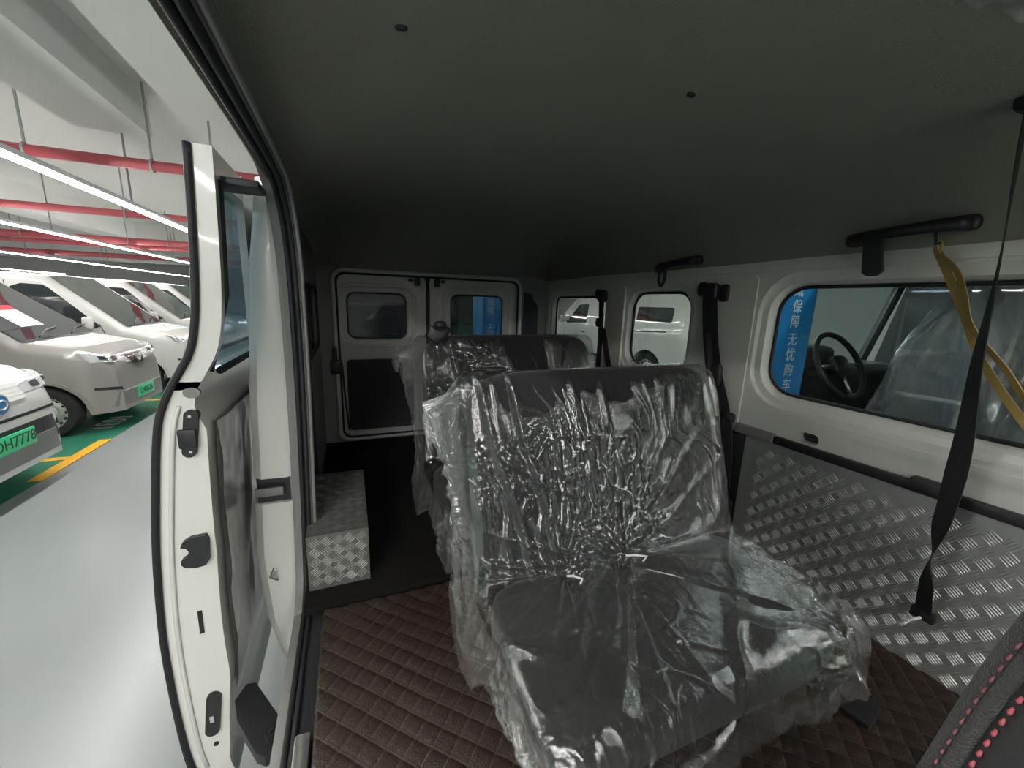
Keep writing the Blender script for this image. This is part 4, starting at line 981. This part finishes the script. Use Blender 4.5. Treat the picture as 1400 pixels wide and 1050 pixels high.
mb = MB(); superbox(mb, (1.438, 2.085, -.10), (.03, .07, .06), 3, 10, 8); t.part(mb, 'belt_tongue', 'black_plastic', 180)
# grab handles on the headliner edge
def grab(label, y0, y1, z0, z1, X, flap):
    t = At('grab_handle', label, 'handle', (X, (y0+y1)/2, (z0+z1)/2), 'ceiling grab handles')
    n = 15; path = []; rr = []
    for k in range(n):
        s_ = k/(n-1); path.append((X-.035*math.sin(PI*s_)**.6, y0+(y1-y0)*s_, z0+(z1-z0)*s_)); rr.append(.0155+.004*abs(2*s_-1)**2)
    t.part(MB().tube(path, rr, 10), 'grip', 'black_plastic', 180)
    for y, z in ((y0, z0), (y1, z1)):
        mb = MB(); superbox(mb, (X+.004, y, z), (.035, .045, .04), 3, 10, 8); t.part(mb, 'mount', 'black_plastic', 180)
    return t
t = grab('black grab handle with a hanging flap above the long side window', .79, .545, .222, .235, 1.452, True)
t.part(MB().prism([(.752, .235), (.712, .238), (.690, .125), (.702, .112), (.725, .112), (.738, .122)], YZ(1.42), 0, .014), 'flap', 'belt_web')
t.part(MB().tube([(1.43, .595, .222), (1.432, .592, .20), (1.425, .586, .185), (1.43, .58, .19)], .004, 6), 'hook', 'steel_dark')
t = grab('black grab handle with a ring above the small side window', 1.635, 1.395, .193, .215, 1.455, False)
t.part(MB().tube([(1.43+.0*math.cos(a), 1.578+.020*math.cos(a), .150+.042*math.sin(a)) for a in np.linspace(0, 2*PI, 18, endpoint=False)], .008, 8, wrap=True), 'hanging_ring', 'black_plastic', 180)
# yellow strap
ya = pts_on([(1283, 345), (1296, 375), (1318, 430), (1338, 485), (1365, 530), (1400, 578), (1430, 620)], 1.445)
t = At('tie_strap', 'yellow webbing strap hanging from the grab handle hook', 'strap', ya[0])
q, _ = splinepts(ya, 30); t.part(strap([tuple(p) for p in q], (0, 1, .35), .017, .003), 'webbing', 'yellow_web')
ya2 = pts_on([(1281, 346), (1306, 368), (1318, 400), (1325, 440), (1345, 470), (1375, 505), (1400, 545), (1430, 590)], 1.437)
q, _ = splinepts(ya2, 30); t.part(strap([tuple(p) for p in q], [(.3, 1, 0)]*30, .013, .003), 'webbing', 'yellow_web')
t.part(MB().tube([(1.44, ya[0][1]+.006*math.cos(a), ya[0][2]+.012+.014*math.sin(a)) for a in np.linspace(0, 2*PI, 14, endpoint=False)], .004, 6, wrap=True), 'loop', 'yellow_web', 180)
# remnants of protective film stuck on the headliner
def ceil_z(x, y):
    return .175+(float(np.interp(x, xs, zx))-.175)*float(np.interp(y, ys, gy))
A = []
for i in range(40):
    row = []
    for j in range(14):
        x = .58+.44*i/39; y = .40+.05*j/13-.10*(i/39); row.append((x, y, ceil_z(x, y)-.006-.016*(j/13)*float(ridged(np.array(x*40), np.array(y*30), 3, 2))))
    A.append(row)
o = grid_obj(np.array(A), 'film_remnant', 'film_thick'); tag(o, 'torn strip of clear film stuck to the headliner', 'plastic film')

# ------------------------------------------------------------------ lift so that the garage floor is z = 0
for o in list(bpy.data.objects):
    if o.parent is None and o.type != 'CAMERA': o.location.z += H
